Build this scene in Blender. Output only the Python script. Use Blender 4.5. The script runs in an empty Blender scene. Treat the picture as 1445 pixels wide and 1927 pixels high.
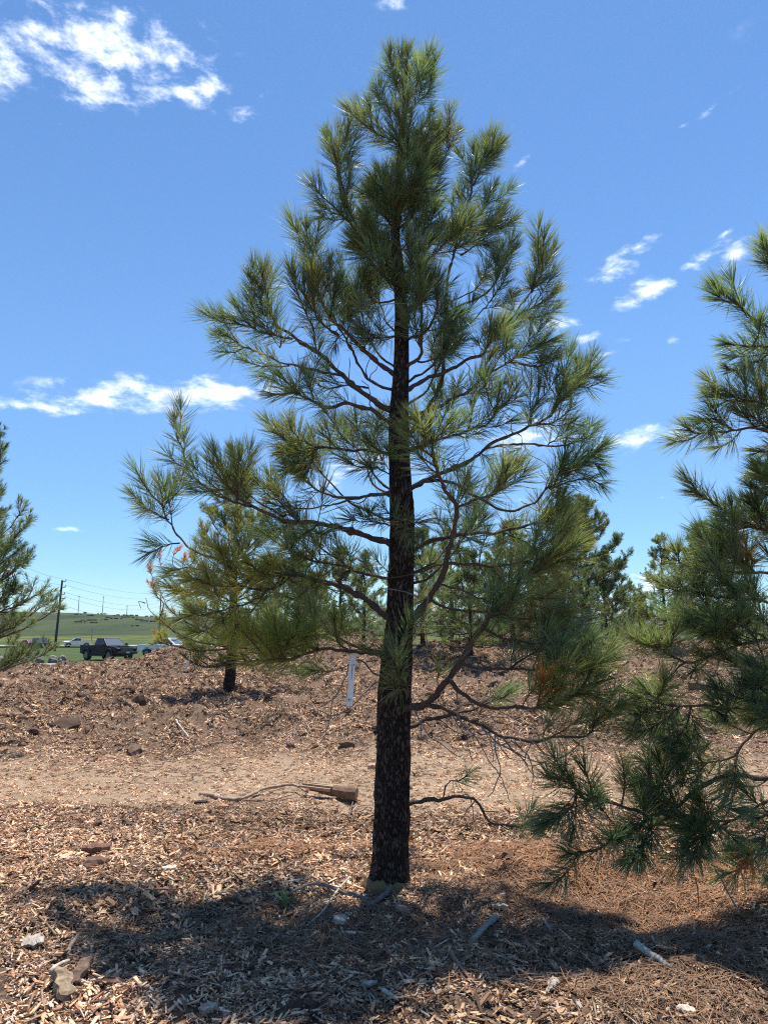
import bpy, bmesh, math, random
import numpy as np
from mathutils import Vector

C = bpy.context.scene.collection
R = math.radians
F = 1340.0                       # focal length in photograph pixels (1445 x 1927)
PITCH = math.atan(227.0 / F)     # camera tilts up, horizon at photo row 1190
EYE = 1.6
SUN_AZ, SUN_EL = 20.0, 75.0      # degrees; azimuth from +Y towards +X

# ------------------------------------------------------------------ camera
cam_d = bpy.data.cameras.new('camera')
cam = bpy.data.objects.new('camera', cam_d)
C.objects.link(cam)
cam.location = (0, 0, EYE)
cam.rotation_euler = (math.pi / 2 + PITCH, 0, 0)
cam_d.sensor_fit = 'VERTICAL'
cam_d.sensor_height = 34.6
cam_d.lens = F / 1927.0 * 34.6
cam_d.clip_start = 0.05
cam_d.clip_end = 30000
bpy.context.scene.camera = cam

# ------------------------------------------------------------------ world, sun, exposure
scn = bpy.context.scene
scn.view_settings.view_transform = 'Standard'
scn.view_settings.look = 'None'
scn.view_settings.gamma = 1.0
scn.view_settings.use_curve_mapping = False
scn.view_settings.exposure = 1.06
SKY_STRENGTH = 0.095
SUN_STRENGTH = 3.9
scn.cycles.max_bounces = 10
scn.cycles.diffuse_bounces = 6
scn.cycles.filter_width = 1.1
scn.cycles.use_denoising = False
scn.cycles.transparent_max_bounces = 8


def px_dir(px, py):
    dx, dy = (px - 722.5) / F, (963.5 - py) / F
    c, s = math.cos(PITCH), math.sin(PITCH)
    return np.array((dx, c - dy * s, s + dy * c))


def P(px, py, Y):
    """Point of the place seen at photo pixel (px, py) and lying Y metres ahead of the camera."""
    d = px_dir(px, py)
    return np.array((0, 0, EYE)) + d * (Y / d[1])


def make_world():
    w = bpy.data.worlds.new('World')
    scn.world = w
    w.use_nodes = True
    nt = w.node_tree
    nt.nodes.clear()
    N, L = nt.nodes.new, nt.links.new
    out = N('ShaderNodeOutputWorld')
    bg = N('ShaderNodeBackground')
    bg.inputs[1].default_value = SKY_STRENGTH
    sky = N('ShaderNodeTexSky')
    sky.sky_type = 'NISHITA'
    sky.sun_disc = False
    sky.sun_elevation = R(SUN_EL)
    sky.sun_rotation = R(SUN_AZ)
    sky.altitude = 1000
    sky.air_density = 1.0
    sky.dust_density = 0.1
    sky.ozone_density = 2.0
    hs = N('ShaderNodeHueSaturation')
    hs.inputs['Saturation'].default_value = 1.16
    hs.inputs['Value'].default_value = 1.0
    L(sky.outputs[0], hs.inputs['Color'])

    def math_(op, a, b=None, clamp=False):
        n = N('ShaderNodeMath')
        n.operation = op
        n.use_clamp = clamp
        for i, v in ((0, a), (1, b)):
            if v is None:
                continue
            if isinstance(v, (int, float)):
                n.inputs[i].default_value = v
            else:
                L(v, n.inputs[i])
        return n.outputs[0]

    tc = N('ShaderNodeTexCoord')
    sep = N('ShaderNodeSeparateXYZ')
    L(tc.outputs['Generated'], sep.inputs[0])
    az = math_('ARCTAN2', sep.outputs[0], sep.outputs[1])
    el = math_('ARCSINE', sep.outputs[2])
    comb = N('ShaderNodeCombineXYZ')
    L(az, comb.inputs[0])
    L(el, comb.inputs[1])
    # cloud banks and scraps: azimuth / elevation ellipses broken up by noise
    acc = None
    for (cx, cy, rx, ry, rot, amp) in CLOUDS:
        d = px_dir(cx, cy)
        a0 = math.atan2(d[0], d[1])
        e0 = math.asin(d[2] / np.linalg.norm(d))
        dl = np.linalg.norm(d)
        k = 1.0 / (F * dl)
        mp = N('ShaderNodeMapping')
        mp.vector_type = 'TEXTURE'
        mp.inputs['Location'].default_value = (a0, e0, 0)
        mp.inputs['Rotation'].default_value = (0, 0, R(rot))
        mp.inputs['Scale'].default_value = (1.5 * rx * k / max(0.3, math.cos(e0)), 1.5 * ry * k, 1)
        L(comb.outputs[0], mp.inputs[0])
        gr = N('ShaderNodeTexGradient')
        gr.gradient_type = 'SPHERICAL'
        L(mp.outputs[0], gr.inputs[0])
        v = math_('MULTIPLY', gr.outputs['Fac'], amp)
        acc = v if acc is None else math_('MAXIMUM', acc, v)
    mp = N('ShaderNodeMapping')
    mp.inputs['Scale'].default_value = (17, 36, 1)
    mp.inputs['Rotation'].default_value = (0, 0, R(-12))
    L(comb.outputs[0], mp.inputs[0])
    nz = N('ShaderNodeTexNoise')
    nz.inputs['Scale'].default_value = 1.0
    nz.inputs['Detail'].default_value = 9
    nz.inputs['Roughness'].default_value = 0.64
    nz.inputs['Distortion'].default_value = 0.15
    L(mp.outputs[0], nz.inputs[0])
    mp2 = N('ShaderNodeMapping')
    mp2.inputs['Scale'].default_value = (3.1, 5.5, 1)
    mp2.inputs['Location'].default_value = (1.7, 0.4, 0)
    L(comb.outputs[0], mp2.inputs[0])
    nz2 = N('ShaderNodeTexNoise')
    nz2.inputs['Scale'].default_value = 1.0
    nz2.inputs['Detail'].default_value = 3
    L(mp2.outputs[0], nz2.inputs[0])
    thin = math_('MULTIPLY', math_('SUBTRACT', nz2.outputs['Fac'], 0.62), 1.2, False)
    thin = math_('MAXIMUM', thin, 0.0)
    dens = math_('ADD', math_('MAXIMUM', acc, thin), math_('MULTIPLY', math_('SUBTRACT', nz.outputs['Fac'], 0.5), 4.4))
    gate = math_('MULTIPLY', math_('MAXIMUM', acc, thin), 3.2, True)
    mr = N('ShaderNodeMapRange')
    mr.interpolation_type = 'SMOOTHSTEP'
    mr.inputs['From Min'].default_value = 0.20
    mr.inputs['From Max'].default_value = 2.1
    L(dens, mr.inputs['Value'])
    alpha = math_('MULTIPLY', math_('MULTIPLY', mr.outputs['Result'], gate), 0.97)
    low = N('ShaderNodeMapRange')
    low.interpolation_type = 'SMOOTHSTEP'
    low.inputs['From Min'].default_value = -0.02
    low.inputs['From Max'].default_value = 0.42
    L(el, low.inputs['Value'])
    hz = N('ShaderNodeMix')
    hz.data_type = 'RGBA'
    L(low.outputs['Result'], hz.inputs['Factor'])
    hz.inputs['A'].default_value = (0.50, 0.66, 0.80, 1)
    hz.inputs['B'].default_value = (1, 1, 1, 1)
    sk = N('ShaderNodeMix')
    sk.data_type = 'RGBA'
    sk.blend_type = 'MULTIPLY'
    sk.inputs['Factor'].default_value = 1.0
    L(hs.outputs[0], sk.inputs['A'])
    L(hz.outputs['Result'], sk.inputs['B'])
    mix = N('ShaderNodeMix')
    mix.data_type = 'RGBA'
    L(alpha, mix.inputs['Factor'])
    L(sk.outputs['Result'], mix.inputs['A'])
    mix.inputs['B'].default_value = (9.6, 9.9, 10.4, 1)
    L(mix.outputs['Result'], bg.inputs[0])
    L(bg.outputs[0], out.inputs[0])


CLOUDS = [  # photo column, row, half width, half height, tilt, amount
    (185, 105, 190, 72, 8, 1.15), (20, 110, 65, 60, 0, 1.05), (325, 112, 60, 26, 12, 1.0), (370, 168, 56, 24, 4, 1.05), (458, 206, 46, 16, 12, 1.0),
    (205, 185, 48, 12, 8, .7), (495, 182, 14, 10, 20, .6), (300, 185, 16, 12, 0, .45), (110, 232, 18, 7, 0, .5), (340, 45, 22, 10, 20, .5), (735, 2, 40, 12, 0, .6),
    (330, 740, 190, 27, 4, 1.35), (190, 754, 110, 18, 2, 1.15), (45, 764, 90, 13, 2, 1.3), (430, 732, 90, 16, -6, 1.2),
    (1218, 547, 56, 19, 12, 1.25), (1150, 508, 36, 22, 10, 1.15), (1200, 465, 34, 12, 12, 1.0), (1320, 488, 46, 15, 20, .95), (1385, 476, 38, 17, 25, 1.0), (1365, 438, 22, 6, 20, .75),
    (990, 300, 22, 10, 22, .85), (962, 246, 10, 8, 20, .6), (1040, 612, 46, 18, -8, .85), (1105, 632, 22, 10, 10, .65), (1140, 667, 20, 7, 0, .75), (1262, 640, 12, 6, 0, .6),
    (1180, 640, 26, 8, 0, .7), (1205, 826, 74, 20, 5, 1.05), (990, 822, 100, 30, 4, 1.0), (1130, 850, 60, 12, 5, .5), (715, 880, 100, 30, 0, .8), (620, 915, 34, 14, 0, .6),
    (950, 572, 30, 10, 0, .6), (1235, 1095, 60, 34, 0, .95), (1330, 1060, 60, 36, 0, .8), (1040, 1045, 60, 22, 0, .7), (115, 996, 30, 6, 0, .75), (165, 1108, 62, 8, 0, .6),
    (700, 1110, 120, 34, 0, .6), (860, 1080, 80, 34, 0, .6), (1245, 937, 14, 4, 0, .6), (1212, 256, 12, 8, 30, .5), (1272, 243, 22, 5, 6, .5), (1350, 195, 34, 7, 22, .5),
]
make_world()
s = np.array((math.sin(R(SUN_AZ)) * math.cos(R(SUN_EL)), math.cos(R(SUN_AZ)) * math.cos(R(SUN_EL)), math.sin(R(SUN_EL))))
sun_d = bpy.data.lights.new('sun', 'SUN')
sun_d.energy = SUN_STRENGTH
sun_d.angle = R(0.53)
sun_d.color = (1.0, 0.94, 0.86)
sun = bpy.data.objects.new('sun', sun_d)
sun.rotation_euler = Vector(-s).to_track_quat('-Z', 'Y').to_euler()
sun.location = tuple(s * 60)
C.objects.link(sun)

# ------------------------------------------------------------------ small helpers
def tag(o, label=None, cat=None, group=None, kind=None):
    if label: o['label'] = label
    if cat: o['category'] = cat
    if group: o['group'] = group
    if kind: o['kind'] = kind
    return o


def empty(name, loc, rz=0.0, parent=None):
    o = bpy.data.objects.new(name, None)
    C.objects.link(o)
    o.empty_display_size = 0.1
    o.location = tuple(loc)
    o.rotation_euler = (0, 0, rz)
    o.parent = parent
    return o


def copy_tree(o, parent=None):
    c = o.copy()
    C.objects.link(c)
    c.parent = parent
    for ch in list(o.children):
        copy_tree(ch, c)
    return c


def np_mesh(name, verts, loops, starts, mat, tint=None, smooth=False):
    me = bpy.data.meshes.new(name)
    verts = np.ascontiguousarray(verts, np.float32)
    me.vertices.add(len(verts))
    me.vertices.foreach_set('co', verts.ravel())
    me.loops.add(len(loops))
    me.loops.foreach_set('vertex_index', np.ascontiguousarray(loops, np.int32))
    me.polygons.add(len(starts))
    me.polygons.foreach_set('loop_start', np.ascontiguousarray(starts, np.int32))
    if smooth:
        me.polygons.foreach_set('use_smooth', np.ones(len(starts), bool))
    else:
        me.polygons.foreach_set('use_smooth', np.zeros(len(starts), bool))
    me.update(calc_edges=True)
    if tint is not None:
        a = me.attributes.new('tint', 'FLOAT_COLOR', 'POINT')
        t = np.ones((len(verts), 4), np.float32)
        t[:, :3] = tint
        a.data.foreach_set('color', t.ravel())
    me.materials.append(mat)
    return me


def link(name, me, parent=None, loc=None):
    o = bpy.data.objects.new(name, me)
    C.objects.link(o)
    o.parent = parent
    if loc is not None:
        o.location = tuple(loc)
    return o


# value noise -------------------------------------------------------
def _hash(ix, iy, seed):
    n = (ix.astype(np.int64) * 374761393 + iy.astype(np.int64) * 668265263 + seed * 974634777) & 0x7fffffff
    n = ((n ^ (n >> 13)) * 1274126177) & 0x7fffffff
    n = (n ^ (n >> 16)) & 0xffff
    return n / 65535.0


def vnoise(x, y, seed=0):
    x = np.asarray(x, float); y = np.asarray(y, float)
    ix, iy = np.floor(x), np.floor(y)
    fx, fy = x - ix, y - iy
    ux, uy = fx * fx * (3 - 2 * fx), fy * fy * (3 - 2 * fy)
    a, b = _hash(ix, iy, seed), _hash(ix + 1, iy, seed)
    c, d = _hash(ix, iy + 1, seed), _hash(ix + 1, iy + 1, seed)
    return (a * (1 - ux) + b * ux) * (1 - uy) + (c * (1 - ux) + d * ux) * uy - 0.5


def fbm(x, y, seed=0, octv=4):
    v, amp = 0.0, 1.0
    for k in range(octv):
        v = v + vnoise(np.asarray(x) * 2 ** k + 17.3 * k, np.asarray(y) * 2 ** k - 9.1 * k, seed + k) * amp
        amp *= 0.5
    return v


def sstep(a, b, x):
    t = np.clip((np.asarray(x, float) - a) / (b - a), 0, 1)
    return t * t * (3 - 2 * t)


def bump(x, y, cx, cy, rx, ry, h):
    return h * np.exp(-((x - cx) / rx) ** 2 - ((y - cy) / ry) ** 2)


# ------------------------------------------------------------------ materials
def new_mat(name):
    m = bpy.data.materials.new(name)
    m.use_nodes = True
    nt = m.node_tree
    b = nt.nodes['Principled BSDF']
    return m, nt, b


def N_(nt, t, **kw):
    n = nt.nodes.new(t)
    for k, v in kw.items():
        setattr(n, k, v)
    return n


def ramp(nt, fac, stops):
    r = nt.nodes.new('ShaderNodeValToRGB')
    e = r.color_ramp.elements
    while len(e) < len(stops):
        e.new(0.5)
    for i, (p, c) in enumerate(stops):
        e[i].position = p
        e[i].color = (*c, 1)
    nt.links.new(fac, r.inputs[0])
    return r.outputs[0]


def noise(nt, scale, detail=5, rough=0.55, coord='Object', stretch=None, dist=0.0):
    tc = nt.nodes.new('ShaderNodeTexCoord')
    src = tc.outputs[coord]
    if stretch:
        mp = nt.nodes.new('ShaderNodeMapping')
        mp.inputs['Scale'].default_value = stretch
        nt.links.new(src, mp.inputs[0])
        src = mp.outputs[0]
    n = nt.nodes.new('ShaderNodeTexNoise')
    n.inputs['Scale'].default_value = scale
    n.inputs['Detail'].default_value = detail
    n.inputs['Roughness'].default_value = rough
    n.inputs['Distortion'].default_value = dist
    nt.links.new(src, n.inputs[0])
    return n.outputs['Fac']


def mulc(nt, a, b):
    m = nt.nodes.new('ShaderNodeMix')
    m.data_type = 'RGBA'
    m.blend_type = 'MULTIPLY'
    m.inputs['Factor'].default_value = 1.0
    for k, v in (('A', a), ('B', b)):
        if isinstance(v, tuple):
            m.inputs[k].default_value = (*v, 1)
        else:
            nt.links.new(v, m.inputs[k])
    return m.outputs['Result']


def bumpn(nt, b, h, strength, dist):
    n = nt.nodes.new('ShaderNodeBump')
    n.inputs['Strength'].default_value = strength
    n.inputs['Distance'].default_value = dist
    nt.links.new(h, n.inputs['Height'])
    nt.links.new(n.outputs[0], b.inputs['Normal'])


def tint_node(nt, name='tint', kind='GEOMETRY'):
    a = nt.nodes.new('ShaderNodeAttribute')
    a.attribute_name = name
    a.attribute_type = kind
    return a


def plain(name, col, rough=0.6, metal=0.0, var=0.12, scale=30, coat=0.0):
    m, nt, b = new_mat(name)
    f = noise(nt, scale, 4)
    c = ramp(nt, f, [(0.3, tuple(x * (1 - var) for x in col)), (0.7, tuple(min(1, x * (1 + var)) for x in col))])
    nt.links.new(c, b.inputs['Base Color'])
    b.inputs['Roughness'].default_value = rough
    b.inputs['Metallic'].default_value = metal
    b.inputs['Coat Weight'].default_value = coat
    return m


def mat_needle():
    m, nt, b = new_mat('pine_needle')
    a = tint_node(nt)
    L = nt.links.new
    L(a.outputs['Color'], b.inputs['Base Color'])
    b.inputs['Roughness'].default_value = 0.42
    b.inputs['Specular IOR Level'].default_value = 0.6
    tr = N_(nt, 'ShaderNodeBsdfTranslucent')
    g = nt.nodes.new('ShaderNodeMix'); g.data_type = 'RGBA'; g.blend_type = 'MULTIPLY'; g.inputs['Factor'].default_value = 1
    L(a.outputs['Color'], g.inputs['A'])
    g.inputs['B'].default_value = (1.25, 1.42, 0.76, 1)
    L(g.outputs['Result'], tr.inputs[0])
    mx = N_(nt, 'ShaderNodeMixShader')
    mx.inputs[0].default_value = 0.52
    L(b.outputs[0], mx.inputs[1])
    L(tr.outputs[0], mx.inputs[2])
    L(mx.outputs[0], nt.nodes['Material Output'].inputs[0])
    return m


def mat_bark():
    m, nt, b = new_mat('pine_bark')
    L = nt.links.new
    tc = N_(nt, 'ShaderNodeTexCoord')
    mp = N_(nt, 'ShaderNodeMapping')
    mp.inputs['Scale'].default_value = (1, 1, 0.38)
    L(tc.outputs['Object'], mp.inputs[0])
    nz = N_(nt, 'ShaderNodeTexNoise')
    nz.inputs['Scale'].default_value = 16
    nz.inputs['Detail'].default_value = 4
    L(mp.outputs[0], nz.inputs[0])
    add = N_(nt, 'ShaderNodeVectorMath', operation='MULTIPLY_ADD')
    L(nz.outputs['Color'], add.inputs[0])
    add.inputs[1].default_value = (0.09, 0.09, 0.09)
    L(mp.outputs[0], add.inputs[2])
    v = N_(nt, 'ShaderNodeTexVoronoi', feature='DISTANCE_TO_EDGE')
    v.inputs['Scale'].default_value = 42
    L(add.outputs[0], v.inputs[0])
    v2 = N_(nt, 'ShaderNodeTexVoronoi')
    v2.inputs['Scale'].default_value = 42
    L(add.outputs[0], v2.inputs[0])
    plate = ramp(nt, v.outputs['Distance'], [(0.0, (0, 0, 0)), (0.22, (1, 1, 1))])
    fine = noise(nt, 90, 5, 0.7, stretch=(1, 1, .5))
    base = ramp(nt, fine, [(0.25, (0.032, 0.024, 0.021)), (0.55, (0.098, 0.073, 0.063)), (0.8, (0.23, 0.18, 0.155))])
    hue = N_(nt, 'ShaderNodeMix', data_type='RGBA', blend_type='MULTIPLY')
    hue.inputs['Factor'].default_value = 0.55
    L(base, hue.inputs['A'])
    L(ramp(nt, v2.outputs['Color'], [(0.0, (0.55, 0.5, 0.5)), (1.0, (1.5, 1.25, 1.1))]), hue.inputs['B'])
    mx = N_(nt, 'ShaderNodeMix', data_type='RGBA')
    L(plate, mx.inputs['Factor'])
    mx.inputs['A'].default_value = (0.014, 0.011, 0.010, 1)
    L(hue.outputs['Result'], mx.inputs['B'])
    L(mx.outputs['Result'], b.inputs['Base Color'])
    b.inputs['Roughness'].default_value = 0.9
    b.inputs['Specular IOR Level'].default_value = 0.2
    h = N_(nt, 'ShaderNodeMath', operation='MULTIPLY_ADD')
    L(fine, h.inputs[0]); h.inputs[1].default_value = 0.35
    L(plate, h.inputs[2])
    bumpn(nt, b, h.outputs[0], 1.0, 0.022)
    return m


def mat_twig():
    m, nt, b = new_mat('branch_bark')
    L = nt.links.new
    a = tint_node(nt)
    f = noise(nt, 70, 5, 0.7)
    c = ramp(nt, f, [(0.3, (0.55, 0.5, 0.47)), (0.75, (1.5, 1.4, 1.35))])
    L(mulc(nt, a.outputs['Color'], c), b.inputs['Base Color'])
    b.inputs['Roughness'].default_value = 0.85
    b.inputs['Specular IOR Level'].default_value = 0.25
    bumpn(nt, b, f, 0.9, 0.006)
    return m


def mat_tinted(name, rough=0.85, grain=60, lo=0.65, hi=1.3, inst=False, spec=0.2, stretch=None):
    m, nt, b = new_mat(name)
    L = nt.links.new
    a = tint_node(nt)
    f = noise(nt, grain, 4, 0.65, stretch=stretch)
    c = mulc(nt, a.outputs['Color'], ramp(nt, f, [(0.3, (lo,) * 3), (0.7, (hi,) * 3)]))
    if inst:
        s_ = tint_node(nt, 'shade', 'INSTANCER')
        c = mulc(nt, c, s_.outputs['Color'])
    L(c, b.inputs['Base Color'])
    b.inputs['Roughness'].default_value = rough
    b.inputs['Specular IOR Level'].default_value = spec
    bumpn(nt, b, f, 0.5, 0.003)
    return m


M_NEEDLE, M_BARK, M_TWIG = mat_needle(), mat_bark(), mat_twig()
M_CHIP = mat_tinted('wood_chip', inst=True)
M_CLOD = mat_tinted('soil_clod', inst=True, grain=25)
M_LITTER = mat_tinted('dry_needle', rough=0.7, spec=0.3)
M_WOOD = mat_tinted('weathered_wood', grain=40, lo=.6, hi=1.35, stretch=(1, 1, 1))
# ------------------------------------------------------------------ the ground
YS = [-6, 2.2, 3.4, 4.3, 5.2, 6.4, 8.3, 10.9, 12.2, 13.4, 15, 16.6, 18.5, 21, 23.5, 25.5, 28, 31, 34, 38, 44]
ZS = [-.30, -.14, -.04, .0, .0, -.08, -.27, -.30, -.14, .05, .10, .16, .08, .17, .33, .35, .10, -.2, -.45, -.8, -1.0]


def H(x, y, fine=True):
    """Height of the mulch at (x, y)."""
    x = np.asarray(x, float); y = np.asarray(y, float)
    xx = x + 0.9 * vnoise(x * .35, y * .35, 5)
    yy = y + 0.9 * vnoise(x * .3 + 9, y * .3, 6)
    z = np.interp(yy, YS, ZS)
    far = sstep(11, 13, y)
    z = z + 0.72 * sstep(-8, -4.5, xx) * sstep(19, 24, y) * (1 - sstep(27, 33, y))
    z = z + bump(x, y, -1.6, 35, 2.4, 3.0, 2.2) + bump(x, y, 6.5, 27.5, 4.5, 2.6, 0.45)
    z = z + bump(x, y, -9.9, 26, .8, 1.2, 0.16) + bump(x, y, -7.5, 26, 1.2, 1.2, 0.72)
    z = z - bump(x, y, 1.45, 4.55, .60, .50, .15) - bump(x, y, -.95, 5.35, .5, .17, .12) + bump(x, y, -.75, 4.95, .6, .22, .06)
    z = z + bump(x, y, 3.0, 4.7, .9, .8, .10) + bump(x, y, -1.9, 4.4, .7, .7, .07) - bump(x, y, -2.6, 4.9, .6, .5, .06)
    z = z - bump(x, y, .9, 6.3, .28, .14, .10)
    path = sstep(8.0, 8.8, y) * (1 - sstep(10.4, 11.4, y))
    rough = (1 - 0.5 * path) * (1 + 1.5 * far)
    z = z + 0.09 * rough * fbm(x * .8, y * .8, 11, 3)
    if fine:
        z = z + 0.062 * rough * fbm(x * 3.1, y * 3.1, 21, 3)
        z = z + 0.038 * (far * 2.2 + .3) * np.abs(fbm(x * 2.2, y * 2.2, 31, 3)) * 3
    return z


_h0 = float(H(0.03, 4.9))


def ground(x, y):
    return H(x, y) - _h0


def G(px, py, y0=1.5, y1=60):
    """Point of the ground seen at a photo pixel."""
    d = px_dir(px, py)
    t = np.linspace(y0 / d[1], y1 / d[1], 6000)
    x, y, z = d[0] * t, d[1] * t, EYE + d[2] * t
    k = np.nonzero(z < ground(x, y))[0]
    i = k[0] if len(k) else len(t) - 1
    return np.array((x[i], y[i], float(ground(x[i], y[i]))))


def terrain_z(x, y):
    x = np.asarray(x, float); y = np.asarray(y, float)
    z = np.interp(y, [-60, 0, 12, 20, 30, 45, 67, 110, 150, 220, 300, 450, 600, 800, 1100, 2500, 3400, 4200, 6000],
                  [-.75, -.75, -.7, -.7, -.8, -.75, -.78, -1.1, -1.4, -1.25, -.2, 2.2, 8, 15, 9, 5, 30, 20, 0])
    q = x / np.maximum(y, 1.0)
    hill = np.interp(q, [-1.4, -.8, -.54, -.33, -.1, .15, .4, 1], [14, 12, 10.5, 5.4, 0, -6, -8, -8])
    z = z + hill * np.interp(y, [450, 800, 1100, 1600], [0, 1, .6, 0])
    ridge = np.interp(q, [-1.5, -.2, .05, .2, .36, .6, 1.2], [0, 0, 30, 52, 62, 50, 40])
    z = z + ridge * np.interp(y, [2200, 3300, 3600, 5000], [0, 1, 1, .2])
    z = z + np.interp(y, [100, 400, 900], [0, .6, 2.5]) * fbm(x / 90, y / 90, 41, 3)
    return z


def grid_mesh(name, xs, ys, zf, mat, extra=None):
    X, Y = np.meshgrid(xs, ys)
    Z = zf(X, Y)
    n, m = len(ys), len(xs)
    v = np.stack([X, Y, Z], -1).reshape(-1, 3)
    i = (np.arange(n - 1)[:, None] * m + np.arange(m - 1)[None, :]).ravel()
    loops = np.stack([i, i + 1, i + m + 1, i + m], -1).ravel()
    me = np_mesh(name, v, loops, np.arange(len(i)) * 4, mat, smooth=True)
    if extra:
        for nm, fn in extra.items():
            a = me.attributes.new(nm, 'FLOAT', 'POINT')
            a.data.foreach_set('value', np.ascontiguousarray(fn(X, Y).ravel(), np.float32))
    return me


def mat_mulch():
    m, nt, b = new_mat('mulch_ground')
    L = nt.links.new
    big = noise(nt, 0.9, 4)
    f1 = noise(nt, 22, 8, 0.72)
    f2 = noise(nt, 75, 6, 0.7)
    dark = ramp(nt, f1, [(0.34, (0.072, 0.046, 0.034)), (0.5, (0.185, 0.125, 0.088)), (0.68, (0.38, 0.27, 0.19))])
    tan = ramp(nt, f2, [(0.3, (0.20, 0.135, 0.092)), (0.52, (0.47, 0.35, 0.235)), (0.75, (0.62, 0.49, 0.35))])
    a = tint_node(nt, 'path')
    mx = N_(nt, 'ShaderNodeMix', data_type='RGBA')
    L(a.outputs['Fac'], mx.inputs['Factor'])
    L(dark, mx.inputs['A'])
    L(tan, mx.inputs['B'])
    c = mulc(nt, mx.outputs['Result'], ramp(nt, big, [(0.3, (.82, .8, .78)), (0.7, (1.12, 1.1, 1.1))]))
    L(c, b.inputs['Base Color'])
    b.inputs['Roughness'].default_value = 0.95
    b.inputs['Specular IOR Level'].default_value = 0.1
    h = N_(nt, 'ShaderNodeMath', operation='ADD')
    L(f1, h.inputs[0]); L(f2, h.inputs[1])
    bumpn(nt, b, h.outputs[0], 1.0, 0.035)
    return m


def path_mask(x, y):
    n = fbm(x * 1.3, y * 1.3, 55, 3)
    p = sstep(7.2, 8.6, y + n) * (1 - sstep(10.5, 11.7, y + n))
    return np.clip(p * .92 + .10 * sstep(-.2, .4, n), 0, 1)


ux = np.linspace(-1, 1, 400)
gx = np.sign(ux) * (3.6 * np.abs(ux) + 17.5 * np.abs(ux) ** 3.2)
gy = np.concatenate([np.linspace(-3, 2.2, 24)[:-1], np.geomspace(2.2, 42, 360)])


def mulch_z(x, y):
    z = ground(x, y)
    edge = sstep(18.5, 21, np.abs(x)) + sstep(39, 42, y) + (1 - sstep(-3, -1.5, y))
    return z - 1.2 * np.clip(edge, 0, 1)


tag(link('mulch_ground', grid_mesh('mulch_ground', gx, gy, mulch_z, mat_mulch(), {'path': path_mask})), kind='structure')


def mat_field():
    m, nt, b = new_mat('grass_field')
    L = nt.links.new
    tc = N_(nt, 'ShaderNodeTexCoord')
    sp = N_(nt, 'ShaderNodeSeparateXYZ')
    L(tc.outputs['Object'], sp.inputs[0])
    big = noise(nt, 0.012, 6, 0.6, stretch=(1, .5, 1))
    mid = noise(nt, 0.25, 6, 0.65)
    grass = ramp(nt, mid, [(0.3, (0.036, 0.056, 0.017)), (0.6, (0.06, 0.085, 0.027)), (0.8, (0.09, 0.10, 0.042))])
    hillc = ramp(nt, big, [(0.32, (0.020, 0.033, 0.012)), (0.5, (0.042, 0.058, 0.022)), (0.68, (0.075, 0.082, 0.038))])
    dirt = ramp(nt, mid, [(0.3, (0.17, 0.12, 0.085)), (0.7, (0.33, 0.25, 0.18))])
    yellow = ramp(nt, noise(nt, 0.07, 5, 0.6), [(0.46, (0.05, 0.07, 0.022)), (0.66, (0.17, 0.17, 0.03))])
    forest = ramp(nt, noise(nt, 0.02, 4), [(0.35, (0.022, 0.035, 0.02)), (0.65, (0.055, 0.075, 0.035))])

    def band(a, c):
        r = N_(nt, 'ShaderNodeMapRange', interpolation_type='SMOOTHSTEP')
        w = N_(nt, 'ShaderNodeMath', operation='MULTIPLY_ADD')
        L(mid, w.inputs[0]); w.inputs[1].default_value = (c - a) * 1.0
        L(sp.outputs[1], w.inputs[2])
        r.inputs['From Min'].default_value = a
        r.inputs['From Max'].default_value = c
        L(w.outputs[0], r.inputs[0])
        return r.outputs[0]

    def mixc(f, a_, b_):
        x = N_(nt, 'ShaderNodeMix', data_type='RGBA')
        L(f, x.inputs['Factor']); L(a_, x.inputs['A']); L(b_, x.inputs['B'])
        return x.outputs['Result']

    c = mixc(band(46, 50), dirt, grass)
    c = mixc(band(225, 260), c, yellow)
    c = mixc(band(330, 380), c, hillc)
    c = mixc(band(2300, 2900), c, forest)
    L(c, b.inputs['Base Color'])
    b.inputs['Roughness'].default_value = 0.95
    b.inputs['Specular IOR Level'].default_value = 0.1
    bumpn(nt, b, mid, 0.6, 0.4)
    return m


ty = np.concatenate([np.linspace(-60, 40, 26)[:-1], np.geomspace(40, 7000, 190)])
q_ = np.linspace(-1, 1, 150)


def fan_z(x, y):
    z = terrain_z(x, y)
    inside = (np.abs(x) < 17) & (y > -2) & (y < 38)
    return np.where(inside, z - 0.9, z)


def fan_mesh():
    Y = np.repeat(ty[:, None], 150, 1)
    X = q_[None, :] * (40 + 1.6 * np.maximum(Y, 0))
    Z = fan_z(X, Y)
    n, m = len(ty), 150
    v = np.stack([X, Y, Z], -1).reshape(-1, 3)
    i = (np.arange(n - 1)[:, None] * m + np.arange(m - 1)[None, :]).ravel()
    return np_mesh('field', v, np.stack([i, i + 1, i + m + 1, i + m], -1).ravel(), np.arange(len(i)) * 4, mat_field(), smooth=True)


tag(link('field', fan_mesh()), kind='structure')


def strip(name, xs, yc, half, lift, mat):
    """A road laid along x on the field."""
    t = np.linspace(-1, 1, 7)
    X = np.repeat(np.asarray(xs, float)[None, :], 7, 0)
    Yc = np.asarray([yc(x) for x in xs])
    Y = Yc[None, :] + t[:, None] * half
    Z = terrain_z(X, Y) + lift * (1 - 0 * t[:, None])
    n, m = 7, len(xs)
    v = np.stack([X, Y, Z], -1).reshape(-1, 3)
    i = (np.arange(n - 1)[:, None] * m + np.arange(m - 1)[None, :]).ravel()
    tag(link(name, np_mesh(name, v, np.stack([i, i + 1, i + m + 1, i + m], -1).ravel(), np.arange(len(i)) * 4, mat, smooth=True)), kind='structure')


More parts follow.
